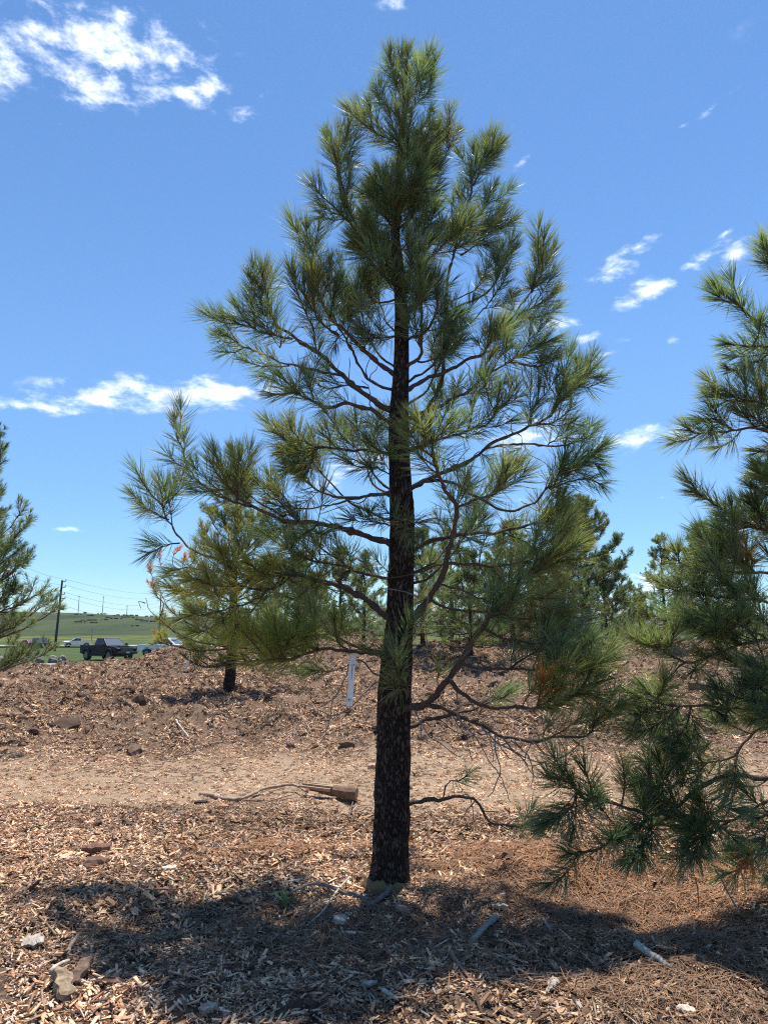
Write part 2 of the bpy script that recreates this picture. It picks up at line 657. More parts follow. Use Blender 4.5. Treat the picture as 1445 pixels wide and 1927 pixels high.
strip('gravel_road', np.linspace(-90, 60, 90), lambda x: 51 + .02 * x, 4.0, 0.10, plain('gravel', (0.24, 0.21, 0.19), .95, var=.25, scale=3))
strip('asphalt_road', np.linspace(-220, 120, 90), lambda x: 152 + .03 * x, 7.0, 0.35, plain('asphalt_pale', (0.30, 0.28, 0.26), .9, var=.12, scale=2))

# ------------------------------------------------------------------ scatter: chips, clods, dry needles (stuff)
rng = np.random.default_rng(7)


def box_chip(rg, l, w, t):
    """8 corners of an irregular splintered chip (long axis x)."""
    xs = np.array([-1, 1, 1, -1, -1, 1, 1, -1]) * l / 2
    ys = np.array([-1, -1, 1, 1, -1, -1, 1, 1]) * w / 2
    zs = np.array([-1, -1, -1, -1, 1, 1, 1, 1]) * t / 2
    k = rg.uniform(.35, 1.1, 2)
    ys = ys * np.where(xs < 0, k[0], k[1])
    v = np.stack([xs, ys, zs], -1)
    v += rg.normal(0, 1, (8, 3)) * np.array((l * .07, w * .12, t * .2))
    v[:, 2] += (v[:, 0] / l) ** 2 * rg.normal(0, .1) * l
    return v


BOXF = np.array([[0, 3, 2, 1], [4, 5, 6, 7], [0, 1, 5, 4], [1, 2, 6, 5], [2, 3, 7, 6], [3, 0, 4, 7]])


def rot_xyz(rx, ry, rz):
    cx, sx, cy, sy, cz, sz = math.cos(rx), math.sin(rx), math.cos(ry), math.sin(ry), math.cos(rz), math.sin(rz)
    Rx = np.array([[1, 0, 0], [0, cx, -sx], [0, sx, cx]])
    Ry = np.array([[cy, 0, sy], [0, 1, 0], [-sy, 0, cy]])
    Rz = np.array([[cz, -sz, 0], [sz, cz, 0], [0, 0, 1]])
    return Rz @ Ry @ Rx


PAL = np.array([(.47, .345, .225), (.36, .25, .165), (.215, .14, .092), (.115, .074, .050), (.055, .037, .028), (.40, .365, .32), (.20, .098, .056)])
PALW = np.array([.17, .23, .22, .14, .08, .10, .06]); PALW = PALW / PALW.sum()


def chip_patch(seed, n, rad, lmean):
    rg = np.random.default_rng(seed)
    V, Fc, T = [], [], []
    for k in range(n):
        l = float(np.clip(rg.lognormal(math.log(lmean), .55), lmean * .35, lmean * 4.2))
        w = l * rg.uniform(.14, .55) if l < lmean * 1.6 else l * rg.uniform(.08, .25)
        t = rg.uniform(.0025, .006) * (1 + l * 4)
        v = box_chip(rg, l, w, t)
        v = v @ rot_xyz(rg.normal(0, .35), rg.normal(0, .28), rg.uniform(0, 6.283)).T
        r, a = rad * math.sqrt(rg.uniform()), rg.uniform(0, 6.283)
        v += np.array((r * math.cos(a), r * math.sin(a), rg.uniform(-.004, .022)))
        c = PAL[rg.choice(len(PAL), p=PALW)] * rg.uniform(.75, 1.25)
        Fc.append(BOXF + 8 * k); V.append(v); T.append(np.repeat(c[None], 8, 0))
    Fc = np.concatenate(Fc)
    return np_mesh('wood_chip_patch', np.concatenate(V), Fc.ravel(), np.arange(len(Fc)) * 4, M_CHIP, tint=np.concatenate(T))


def clod_mesh(seed):
    rg = np.random.default_rng(seed)
    bm = bmesh.new()
    bmesh.ops.create_icosphere(bm, subdivisions=2, radius=1)
    off = rg.uniform(-50, 50, 3)
    for v in bm.verts:
        p = np.array(v.co)
        k = 1 + .9 * float(fbm(p[0] * 1.4 + off[0], p[1] * 1.4 + p[2] * 1.9 + off[1], seed, 3))
        v.co = v.co * max(.4, k)
        v.co.z *= .62
    me = bpy.data.meshes.new('soil_clod')
    bm.to_mesh(me); bm.free()
    a = me.attributes.new('tint', 'FLOAT_COLOR', 'POINT')
    col = np.tile(np.array((.10, .066, .048, 1), np.float32), (len(me.vertices), 1))
    a.data.foreach_set('color', col.ravel())
    me.materials.append(M_CLOD)
    return me


def scatter(name, meshes, pts, rot, scl, shade, idx):
    coll = bpy.data.collections.new(name + '_kinds')
    for i, me in enumerate(meshes):
        coll.objects.link(bpy.data.objects.new('%s_kind_%02d' % (name, i), me))
    me = bpy.data.meshes.new(name)
    me.vertices.add(len(pts))
    me.vertices.foreach_set('co', np.ascontiguousarray(pts, np.float32).ravel())
    for nm, ty_, arr, key in (('rot', 'FLOAT_VECTOR', rot, 'vector'), ('scl', 'FLOAT_VECTOR', scl, 'vector'), ('idx', 'INT', idx, 'value'), ('shade', 'FLOAT_COLOR', shade, 'color')):
        a = me.attributes.new(nm, ty_, 'POINT')
        a.data.foreach_set(key, np.ascontiguousarray(arr, np.int32 if ty_ == 'INT' else np.float32).ravel())
    o = link(name, me)
    ng = bpy.data.node_groups.new(name + '_scatter', 'GeometryNodeTree')
    ng.interface.new_socket('Geometry', in_out='INPUT', socket_type='NodeSocketGeometry')
    ng.interface.new_socket('Geometry', in_out='OUTPUT', socket_type='NodeSocketGeometry')
    n, l = ng.nodes.new, ng.links.new
    gi, go = n('NodeGroupInput'), n('NodeGroupOutput')
    iop = n('GeometryNodeInstanceOnPoints')
    ci = n('GeometryNodeCollectionInfo')
    ci.inputs[0].default_value = coll
    ci.inputs['Separate Children'].default_value = True
    ci.inputs['Reset Children'].default_value = True

    def attr(nm, ty_):
        x = n('GeometryNodeInputNamedAttribute')
        x.data_type = ty_
        x.inputs[0].default_value = nm
        return x.outputs[0]
    e2r = n('FunctionNodeEulerToRotation')
    l(attr('rot', 'FLOAT_VECTOR'), e2r.inputs[0])
    l(gi.outputs[0], iop.inputs['Points'])
    l(ci.outputs[0], iop.inputs['Instance'])
    iop.inputs['Pick Instance'].default_value = True
    l(attr('idx', 'INT'), iop.inputs['Instance Index'])
    l(e2r.outputs[0], iop.inputs['Rotation'])
    l(attr('scl', 'FLOAT_VECTOR'), iop.inputs['Scale'])
    l(iop.outputs[0], go.inputs[0])
    md = o.modifiers.new('scatter', 'NODES')
    md.node_group = ng
    return o


def slope_euler(x, y, rz, jit=0.0):
    """Euler angles that lay local z along the ground normal."""
    e = 0.06
    gx_ = (ground(x + e, y) - ground(x - e, y)) / (2 * e)
    gy_ = (ground(x, y + e) - ground(x, y - e)) / (2 * e)
    out = np.zeros((len(x), 3))
    # XYZ euler: first X, then Y, then Z (spin applied to the patch frame)
    c, s_ = np.cos(rz), np.sin(rz)
    lx, ly = gx_ * c + gy_ * s_, -gx_ * s_ + gy_ * c
    out[:, 0] = np.arctan(ly) + rng.normal(0, jit, len(x))
    out[:, 1] = -np.arctan(lx) + rng.normal(0, jit, len(x))
    out[:, 2] = rz
    return out


def zone_points(y0, y1, per_m2, margin=1.0, power=0.0):
    area = (y1 - y0) * 2 * (0.57 * (y0 + y1) / 2 + margin)
    n = int(area * per_m2)
    y = rng.uniform(y0, y1, n * 2)
    hw = 0.57 * y + margin
    keep = rng.uniform(0, 1, n * 2) < hw / (0.57 * y1 + margin)
    y = y[keep]
    x = rng.uniform(-1, 1, len(y)) * (0.57 * y + margin)
    return x, y


patches = [chip_patch(100 + i, 46, .085, .026) for i in range(16)] + [chip_patch(300 + i, 26, .10, .042) for i in range(8)]
xs_, ys_, sc_ = [], [], []
for (a_, b_, d_, s0) in ((2.3, 7.2, 270, .68), (7.2, 12, 140, .66), (12, 18, 72, .92), (18, 28, 34, 1.2), (28, 38, 8, 2.0)):
    x, y = zone_points(a_, b_, d_)
    xs_.append(x); ys_.append(y); sc_.append(np.full(len(x), s0))
x, y, sc = map(np.concatenate, (xs_, ys_, sc_))
pm = path_mask(x, y)
keep = rng.uniform(0, 1, len(x)) > np.maximum(pm * .26, sstep(11, 13, y) * np.clip(.26 + 1.0 * fbm(x * .7, y * .7, 83, 3), .05, .75))
x, y, sc, pm = x[keep], y[keep], sc[keep], pm[keep]
n = len(x)
sc = sc * rng.uniform(.7, 1.3, n) * (1 - .35 * pm)
blot = 1 + .55 * fbm(x * .9, y * .9, 71, 3)
shade = np.ones((n, 4))
shade[:, :3] = (1.27 * blot * rng.uniform(.85, 1.15, n))[:, None] * np.array((1.09, 1.01, .94))
shade[:, :3] *= (1 + .35 * pm)[:, None]
o = scatter('wood_chips', patches, np.stack([x, y, ground(x, y) - .004], -1), slope_euler(x, y, rng.uniform(0, 6.283, n), .16),
            np.repeat(sc[:, None], 3, 1), shade, rng.integers(0, len(patches), n))
tag(o, 'tan and brown wood chip mulch covering the ground between the pines', None, kind='stuff')

x, y = zone_points(11.4, 30, 13.0)
x2, y2 = zone_points(2.6, 8, 5)
x, y = np.concatenate([x, x2]), np.concatenate([y, y2])
keep = rng.uniform(0, 1, len(x)) < .25 + 1.6 * np.clip(fbm(x * .6, y * .6, 91, 3) + .1, 0, 1)
x, y = x[keep], y[keep]
n = len(x)
r_ = np.clip(rng.lognormal(math.log(.028), .55, n), .010, .13) * np.where(y < 9, .8, 1.35)
sc = np.stack([r_ * rng.uniform(.8, 1.5, n), r_, r_ * rng.uniform(.6, 1.1, n)], -1)
sh = np.ones((n, 4)); sh[:, :3] = rng.uniform(.55, 1.9, n)[:, None] * np.array((1.05, .98, .95))
o = scatter('soil_clods', [clod_mesh(500 + i) for i in range(6)], np.stack([x, y, ground(x, y) + r_ * .15], -1),
            slope_euler(x, y, rng.uniform(0, 6.283, n), .3), sc, sh, rng.integers(0, 6, n))
tag(o, 'dark brown clods of soil and bark on the mulch mounds', None, kind='stuff')


def dry_needles(spots):
    V, T = [], []
    for (cx, cy, rx, ry, n, col) in spots:
        x = cx + rng.normal(0, rx, n); y = cy + rng.normal(0, ry, n)
        z = ground(x, y) + rng.uniform(.004, .035, n)
        a = rng.uniform(0, 6.283, n) * .5 + rng.normal(1.1, .9, n) * .5
        l = rng.uniform(.07, .17, n)
        dx, dy, dz = np.cos(a) * l, np.sin(a) * l, rng.normal(0, .12, n) * l
        e = .05
        dz = dz + ((ground(x + e, y) - ground(x - e, y)) / (2 * e)) * dx + ((ground(x, y + e) - ground(x, y - e)) / (2 * e)) * dy
        w = rng.uniform(.0012, .0022, n)
        p0 = np.stack([x - dx / 2, y - dy / 2, z - dz / 2], -1)
        p1 = np.stack([x + dx / 2, y + dy / 2, z + dz / 2], -1)
        bow = rng.normal(0, .012, n)
        mid = (p0 + p1) / 2 + np.stack([-np.sin(a) * bow, np.cos(a) * bow, np.abs(rng.normal(0, .008, n))], -1)
        sd = np.stack([-np.sin(a) * w, np.cos(a) * w, rng.normal(0, .4, n) * w], -1)
        V.append(np.stack([p0 - sd, p0 + sd, mid - sd, mid + sd, p1 - sd * .3, p1 + sd * .3], 1))
        c = np.array(col)[None] * rng.uniform(.55, 1.4, n)[:, None]
        T.append(np.repeat(c[:, None, :], 6, 1))
    V = np.concatenate(V).reshape(-1, 3); T = np.concatenate(T).reshape(-1, 3)
    k = np.arange(len(V) // 6)[:, None] * 6
    q1 = k + np.array([0, 1, 3, 2]); q2 = k + np.array([2, 3, 5, 4])
    Q = np.stack([q1, q2], 1).reshape(-1, 4)
    return np_mesh('fallen_needles', V, Q.ravel(), np.arange(len(Q)) * 4, M_LITTER, tint=T)


OR = (.29, .145, .07)
BR = (.20, .115, .065)
spots = []
for (px, py, rx, ry, n, col) in ((1150, 1670, .45, .18, 3000, OR), (1050, 1625, .35, .16, 2200, OR), (1280, 1740, .38, .2, 2500, OR), (1190, 1720, .3, .2, 3000, BR), (1330, 1660, .35, .2, 1900, OR),
                                 (1010, 1700, .35, .16, 1800, BR), (830, 1760, .5, .22, 2200, BR), (640, 1750, .45, .2, 1400, BR), (960, 1600, .3, .14, 1200, OR), (1250, 1850, .32, .2, 1400, BR),
                                 (560, 1600, .4, .12, 900, OR), (800, 1640, .4, .2, 900, BR), (300, 1760, .9, .3, 1100, BR), (1390, 1790, .3, .22, 1300, BR), (1200, 1290, 1.2, .7, 900, OR)):
    g = G(px, py)
    spots.append((g[0], g[1], rx, ry, n, col))
tag(link('fallen_needles', dry_needles(spots)), 'rusty orange fallen pine needles matted on the mulch', None, kind='stuff')
# ------------------------------------------------------------------ pines: shoots, needles, wood
def resample(pts, step):
    """Catmull-Rom through the points, resampled to about step metres."""
    p = np.asarray(pts, float)
    if len(p) < 2:
        return p
    q = np.vstack([2 * p[0] - p[1], p, 2 * p[-1] - p[-2]])
    out = []
    for i in range(1, len(q) - 2):
        a, b, c, d = q[i - 1], q[i], q[i + 1], q[i + 2]
        n = max(1, int(np.linalg.norm(c - b) / step))
        t = (np.arange(n) / n)[:, None]
        out.append(.5 * ((2 * b) + (c - a) * t + (2 * a - 5 * b + 4 * c - d) * t ** 2 + (3 * b - a - 3 * c + d) * t ** 3))
    out.append(p[-1:])
    return np.concatenate(out)


def unit(v):
    return v / np.maximum(np.linalg.norm(v, axis=-1, keepdims=True), 1e-9)


class Wood:
    def __init__(self):
        self.V, self.Q, self.T, self.n = [], [], [], 0

    def tube(self, pts, rad, col, sides=6, rg=None):
        p = np.asarray(pts, float)
        m = len(p)
        t = unit(np.gradient(p, axis=0))
        ref = np.array((0.31, 0.2, 0.93)) if abs(t[0][2]) < .9 else np.array((1., 0, 0))
        n1 = unit(np.cross(t, ref)); n2 = np.cross(t, n1)
        a = np.arange(sides) * 2 * np.pi / sides
        r = np.asarray(rad, float)[:, None] * np.ones((m, sides))
        if rg is not None:
            r = r * (1 + rg.normal(0, .10, (m, sides)))
        v = p[:, None, :] + r[..., None] * (np.cos(a)[None, :, None] * n1[:, None, :] + np.sin(a)[None, :, None] * n2[:, None, :])
        i = np.arange(m - 1)[:, None] * sides
        j = np.arange(sides)[None, :]; j2 = (j + 1) % sides
        q = np.stack([i + j, i + j2, i + sides + j2, i + sides + j], -1).reshape(-1, 4) + self.n
        self.V.append(v.reshape(-1, 3)); self.Q.append(q)
        self.T.append(np.repeat(np.asarray(col, float)[None], m * sides, 0) if np.ndim(col) == 1 else np.repeat(col, sides, 0))
        self.n += m * sides

    def mesh(self, name, mat=None):
        Q = np.concatenate(self.Q)
        return np_mesh(name, np.concatenate(self.V), Q.ravel(), np.arange(len(Q)) * 4, mat or M_TWIG, tint=np.concatenate(self.T), smooth=True)


def needle_mesh(rg, shoots, L0, width, dens):
    """shoots: (polyline of the leafy stretch from its base to the tip, colour, length factor)."""
    B, D, Ts, Ls, Cs, Al = [], [], [], [], [], []
    for (pl, col, lf) in shoots:
        seg = np.linalg.norm(np.diff(pl, axis=0), axis=1)
        cum = np.concatenate([[0], np.cumsum(seg)]); tot = cum[-1]
        if tot < 1e-4:
            continue
        n = max(12, int(dens * (tot + .04)))
        s = rg.uniform(0, 1, n) ** .8
        s[: n // 7] = rg.uniform(.93, 1, n // 7)
        pos = np.stack([np.interp(s * tot, cum, pl[:, k]) for k in range(3)], -1)
        tg = unit(np.gradient(pl, axis=0))
        tan = unit(np.stack([np.interp(s * tot, cum, tg[:, k]) for k in range(3)], -1))
        alpha = np.radians(rg.normal(0, 6) + 58 - 38 * s ** 1.5 + rg.normal(0, 9, n))
        L = L0 * lf * rg.uniform(.72, 1.08, n) * np.where(s > .9, rg.uniform(.55, .95, n), 1)
        old = (s < .25) & (rg.uniform(0, 1, n) < .10)
        c = np.where(old[:, None], np.array([[.36, .20, .09]]), np.asarray(col)[None]) * rg.uniform(.75, 1.25, n)[:, None] * (1 + rg.normal(0, .05, (n, 3)))
        B.append(pos); Ts.append(tan); Al.append(alpha); Ls.append(L); Cs.append(c)
    B, Ts, Al, Ls, Cs = map(np.concatenate, (B, Ts, Al, Ls, Cs))
    B, Ts, Al, Ls, Cs = (np.repeat(a, 3, 0) for a in (B, Ts, Al, Ls, Cs))
    n = len(B)
    # three needles leave one bundle: same azimuth with a little spread
    phi = np.repeat(rg.uniform(0, 2 * np.pi, n // 3), 3) + rg.normal(0, .10, n)
    Al = Al + rg.normal(0, .05, n)
    ref = np.where(np.abs(Ts[:, 2:3]) < .9, np.array([[0, 0, 1.]]), np.array([[1., 0, 0]]))
    n1 = unit(np.cross(Ts, ref)); n2 = np.cross(Ts, n1)
    d = Ts * np.cos(Al)[:, None] + np.sin(Al)[:, None] * (np.cos(phi)[:, None] * n1 + np.sin(phi)[:, None] * n2)
    d = unit(d + np.array((0, 0, .10)))
    mid = B + d * (Ls * .5)[:, None]
    d2 = unit(d + Ts * .22 + np.array((0, 0, -.10)) + rg.normal(0, .035, (n, 3)))
    tip = mid + d2 * (Ls * .5)[:, None]
    side = unit(np.cross(d, unit(rg.normal(0, 1, (n, 3))))) * (width * .5)
    V = np.stack([B - side * .8, B + side * .8, mid - side, mid + side, tip], 1).reshape(-1, 3)
    C5 = np.stack([Cs * .8, Cs * .8, Cs, Cs, Cs * np.array((1.25, 1.12, 1.0))], 1).reshape(-1, 3)
    k = np.arange(n)[:, None] * 5
    loops = np.concatenate([k + np.array([[0, 1, 3, 2]]), k + np.array([[2, 3, 4]])], 1)
    starts = (np.arange(n)[:, None] * 7 + np.array([[0, 4]])).ravel()
    return np_mesh('needles', V, loops.ravel(), starts, M_NEEDLE, tint=np.clip(C5, 0, 1))


GREEN = {'g': (.160, .196, .108), 'b': (.116, .162, .100), 'y': (.262, .262, .084), 'p': (.214, .226, .094), 'o': (.52, .24, .11)}
TWIG = np.array((.125, .085, .066)); TWIG_OLD = np.array((.072, .055, .048)); TWIG_DEAD = np.array((.23, .205, .19))


def add_twig(rg, wood, shoots, pts, r0, r1, leaf, nside, kind, step=.035, sides=6, lat=.20, colour=None, wob=.006):
    p = resample(pts, step)
    m = len(p)
    shoots_in = len(shoots)
    if m > 4:
        w = rg.normal(0, wob, (m, 3)); w = (w + np.roll(w, 1, 0) + np.roll(w, -1, 0)) / 2
        w[0] = 0; w[-1] = 0
        p = p + w
    f = np.linspace(0, 1, m)
    rad = r0 + (r1 - r0) * f ** .8
    kn = rg.normal(0, .11, m); kn[rg.uniform(0, 1, m) < .05] += .35
    rad = rad * (1 + kn)
    col = colour if colour is not None else TWIG_OLD[None] * (1 - f[:, None]) + TWIG[None] * f[:, None]
    wood.tube(p, rad, col, sides, rg)
    seg = np.linalg.norm(np.diff(p, axis=0), axis=1)
    cum = np.concatenate([[0], np.cumsum(seg)]); tot = cum[-1]
    if leaf > 0:
        base = np.array(GREEN[kind]) * rg.uniform(.85, 1.2) * np.array((rg.uniform(.88, 1.15), 1, rg.uniform(.85, 1.1)))
        k = np.searchsorted(cum, max(0, tot - leaf))
        if m - k < 3:
            k = max(0, m - 3)
        shoots.append((p[k:], base, rg.uniform(.74, 1.12)))
        t = unit(np.gradient(p, axis=0))
        for q in range(nside):
            s_ = max(0, tot - leaf * rg.uniform(.25, 1.25))
            i = min(m - 2, int(np.searchsorted(cum, s_)))
            dirn = unit(t[i] * .75 + unit(rg.normal(0, 1, 3)) * .75 + np.array((0, 0, .25)))
            l = lat * rg.uniform(.6, 1.25)
            a = p[i]; b = a + dirn * l * .55
            c = b + unit(dirn + np.array((0, 0, .35)) + t[i] * .3) * l * .55
            sp = resample([a, b, c], .04)
            wood.tube(sp, np.linspace(r1 * .9, r1 * .6, len(sp)), TWIG, 5)
            shoots.append((sp[1:] if len(sp) > 3 else sp, base * rg.uniform(.85, 1.15), rg.uniform(.85, 1.05)))
    return p


def finish_branch(rg, tree, wood, shoots, L0, width, dens, label=None):
    b = link('branch', wood.mesh('branch'), tree)
    if label:
        b['label'] = label
    if shoots:
        nd = link('needles', needle_mesh(rg, shoots, L0, width, dens), b)
        nd['kind'] = 'stuff'
    return b


def trunk_mesh(rows, sides=44, sub=8, rough=.03, seed=3):
    """rows: (x, y, z, radius), bottom to top; bark plates stand proud of furrows."""
    rows = np.asarray(rows, float)
    u = np.linspace(0, len(rows) - 1, (len(rows) - 1) * sub + 1)
    A = np.stack([np.interp(u, np.arange(len(rows)), rows[:, k]) for k in range(4)], -1)
    a = np.arange(sides) * 2 * np.pi / sides
    n = len(A)
    Z = np.repeat(A[:, 2:3], sides, 1)
    TH = np.repeat(a[None], n, 0)
    cx, cy = np.cos(TH), np.sin(TH)
    k1 = np.abs(fbm(cx * 3.2 + 40, Z * 5.0 + cy * 3.2, seed, 3)) * 2.0 + np.abs(fbm(cy * 3.2 + 11, Z * 5.0 - cx * 2.1, seed + 9, 3))
    Rr = A[:, 3:4] * (1 + rough * 3 * (k1 - .55) + rough * fbm(cx * 9 + 3, Z * 22 + cy * 9, seed + 5, 2))
    v = np.stack([A[:, 0:1] + Rr * cx, A[:, 1:2] + Rr * cy, Z], -1).reshape(-1, 3)
    i = np.arange(n - 1)[:, None] * sides
    j = np.arange(sides)[None, :]; j2 = (j + 1) % sides
    q = np.stack([i + j, i + j2, i + sides + j2, i + sides + j], -1).reshape(-1, 4)
    return np_mesh('trunk', v, q.ravel(), np.arange(len(q)) * 4, M_BARK, smooth=True)


def traced_tree(rg, tree, text, Y0, L0, width, dens, step=.03, extra=False):
    """One branch part per block of lines; a line is: kind r_mm leaf_m nside depth0 depth1 : x,y x,y ..."""
    base = np.array(tree.location)
    for block in text.strip().split('\n\n'):
        wood, shoots = Wood(), []
        top_y = 9999
        for ln in block.strip().split('\n'):
            ln = ln.strip()
            if not ln or ln.startswith('#'):
                continue
            head, tail = ln.split(':')
            k, r, leaf, ns, d0, d1 = head.split()
            px = [tuple(float(t) for t in q.split(',')) for q in tail.split()]
            m = len(px)
            pl = np.cumsum([0] + [math.dist(px[i], px[i + 1]) for i in range(m - 1)])
            pl = pl / pl[-1]
            pts = [P(px[i][0], px[i][1], Y0 + float(d0) + (float(d1) - float(d0)) * pl[i]) - base for i in range(m)]
            r0 = float(r) / 1000
            top_y = min(top_y, min(q[1] for q in px)) if extra else 600
            if float(leaf) > 0:      # the traced end is the tip of the needles: the twig itself stops short of it
                e = pts[-2] - pts[-1]
                le = np.linalg.norm(e)
                pts[-1] = pts[-1] + e / le * min(.62 * le, .10)
            dead = k == 'd'
            ctr = add_twig(rg, wood, shoots, pts, r0, min(r0 * .55, .0055) if r0 < .02 else .007, float(leaf), int(ns) + (1 if extra and px[-1][1] < 480 else -1 if int(ns) >= 4 else 0), 'g' if dead else k, step=step,
                           sides=8 if r0 > .012 else 6, colour=TWIG_DEAD if dead else None)
            if r0 >= .012:          # bare and half bare twigs along the inner stretch of the bough
                for q in range(4 if r0 > .02 else 3):
                    i = int(len(ctr) * rg.uniform(.12, .7))
                    tt = unit(ctr[min(i + 2, len(ctr) - 1)] - ctr[max(0, i - 2)])
                    dd = unit(tt * .8 + unit(rg.normal(0, 1, 3)) * .9)
                    cur, tw = ctr[i].copy(), [ctr[i].copy()]
                    ln_ = rg.uniform(.14, .40)
                    for w in range(4):
                        cur = cur + dd * ln_ / 4
                        tw.append(cur.copy())
                        dd = unit(dd + rg.normal(0, .38, 3) + np.array((0, 0, rg.uniform(-.3, .35))))
                    bare = rg.uniform() < .6
                    add_twig(rg, wood, shoots, tw, .0045, .0025, 0 if bare else .10, 0, 'g' if k in 'do' else k, step=.04, sides=5,
                             colour=TWIG_DEAD * rg.uniform(.45, .9) if bare else None)
        finish_branch(rg, tree, wood, shoots, L0, width, dens * (1.35 if top_y < 430 else 1.15 if top_y < 560 else 1.0))


def grown_branch(rg, start, az, elev, length, r0, nsub, leaf, kind, wood, shoots, up=.5, step=.06, sides=5, lat=.25):
    """A branch that leaves the trunk at an angle and turns up towards its tip, with side shoots."""
    d = np.array((math.cos(az) * math.cos(elev), math.sin(az) * math.cos(elev), math.sin(elev)))
    pts = [start]
    nseg = 5
    cur = np.array(start, float)
    for i in range(nseg):
        cur = cur + d * length / nseg
        pts.append(cur.copy())
        d = unit(d + np.array((0, 0, up * .30)) + rg.normal(0, .10, 3))
    main = add_twig(rg, wood, shoots, pts, r0, max(.004, r0 * .3), leaf, 2, kind, step=step, sides=sides, lat=lat, wob=.008)
    m = len(main)
    t = unit(np.gradient(main, axis=0))
    for q in range(nsub):
        f = rg.uniform(.3, .92)
        i = int(f * (m - 1))
        sd = 1 if q % 2 else -1
        side = unit(np.cross(t[i], (0, 0, 1.))) * sd
        dd = unit(t[i] * .8 + side * rg.uniform(.4, .9) + np.array((0, 0, rg.uniform(-.15, .5))))
        l = length * rg.uniform(.22, .42) * (1.15 - .5 * f)
        a = main[i]; b = a + dd * l * .5
        c = b + unit(dd + np.array((0, 0, up * .8)) + rg.normal(0, .12, 3)) * l * .5
        add_twig(rg, wood, shoots, [a, b, c], max(.004, r0 * .4), .0035, min(leaf, l * .8), 1, kind, step=step, sides=4, lat=lat, wob=.005)


def grown_pine(rg, tree, height, trunk_r, radius, whorls, per, L0, width, dens, kinds='g', first=.12, nsub=5, leaf=.3, skip=None, bare=.0, sides=16, lat=.22):
    rows = [(rg.normal(0, .012), rg.normal(0, .012), z * height, trunk_r * (1 - z) ** .85 + .006 + trunk_r * .25 * math.exp(-z * 30)) for z in np.linspace(-.02, .985, 26)]
    rows[0] = (0, 0, -.15, trunk_r * 1.3)
    link('trunk', trunk_mesh(rows, sides, 2, .03, int(rg.integers(1, 99))), tree)
    for w in range(whorls):
        f = first + (1 - first) * (w + .3 * rg.uniform(-1, 1)) / whorls
        f = min(max(f, first * .9), .96)
        L = radius * (1 - f) ** .8 / (1 - first) ** .8 * (.75 + .25 * min(1, (f - first + .05) / .15)) + .12
        a0 = rg.uniform(0, 6.28)
        for b in range(per if f < .8 else per - 1):
            az = a0 + b * 6.283 / per + rg.normal(0, .25)
            l = L * rg.uniform(.72, 1.12)
            if skip and skip(az, f):
                continue
            elev = R(-6 + 62 * f ** 1.3 + rg.normal(0, 7))
            wood, shoots = Wood(), []
            grown_branch(rg, np.array((0, 0, f * height)), az, elev, l, max(.007, .26 * trunk_r * (1 - f) ** .5), max(2, int(nsub * (1.1 - f * .6))), leaf * (1 - .2 * f),
                         kinds[rg.integers(len(kinds))], wood, shoots, up=.55, lat=lat)
            finish_branch(rg, tree, wood, shoots, L0, width, dens)
    wood, shoots = Wood(), []
    add_twig(rg, wood, shoots, [(0, 0, height * .93), (0, 0, height * .97), (.01, 0, height)], .012, .006, leaf * 1.2, 4, kinds[0])
    finish_branch(rg, tree, wood, shoots, L0, width, dens)


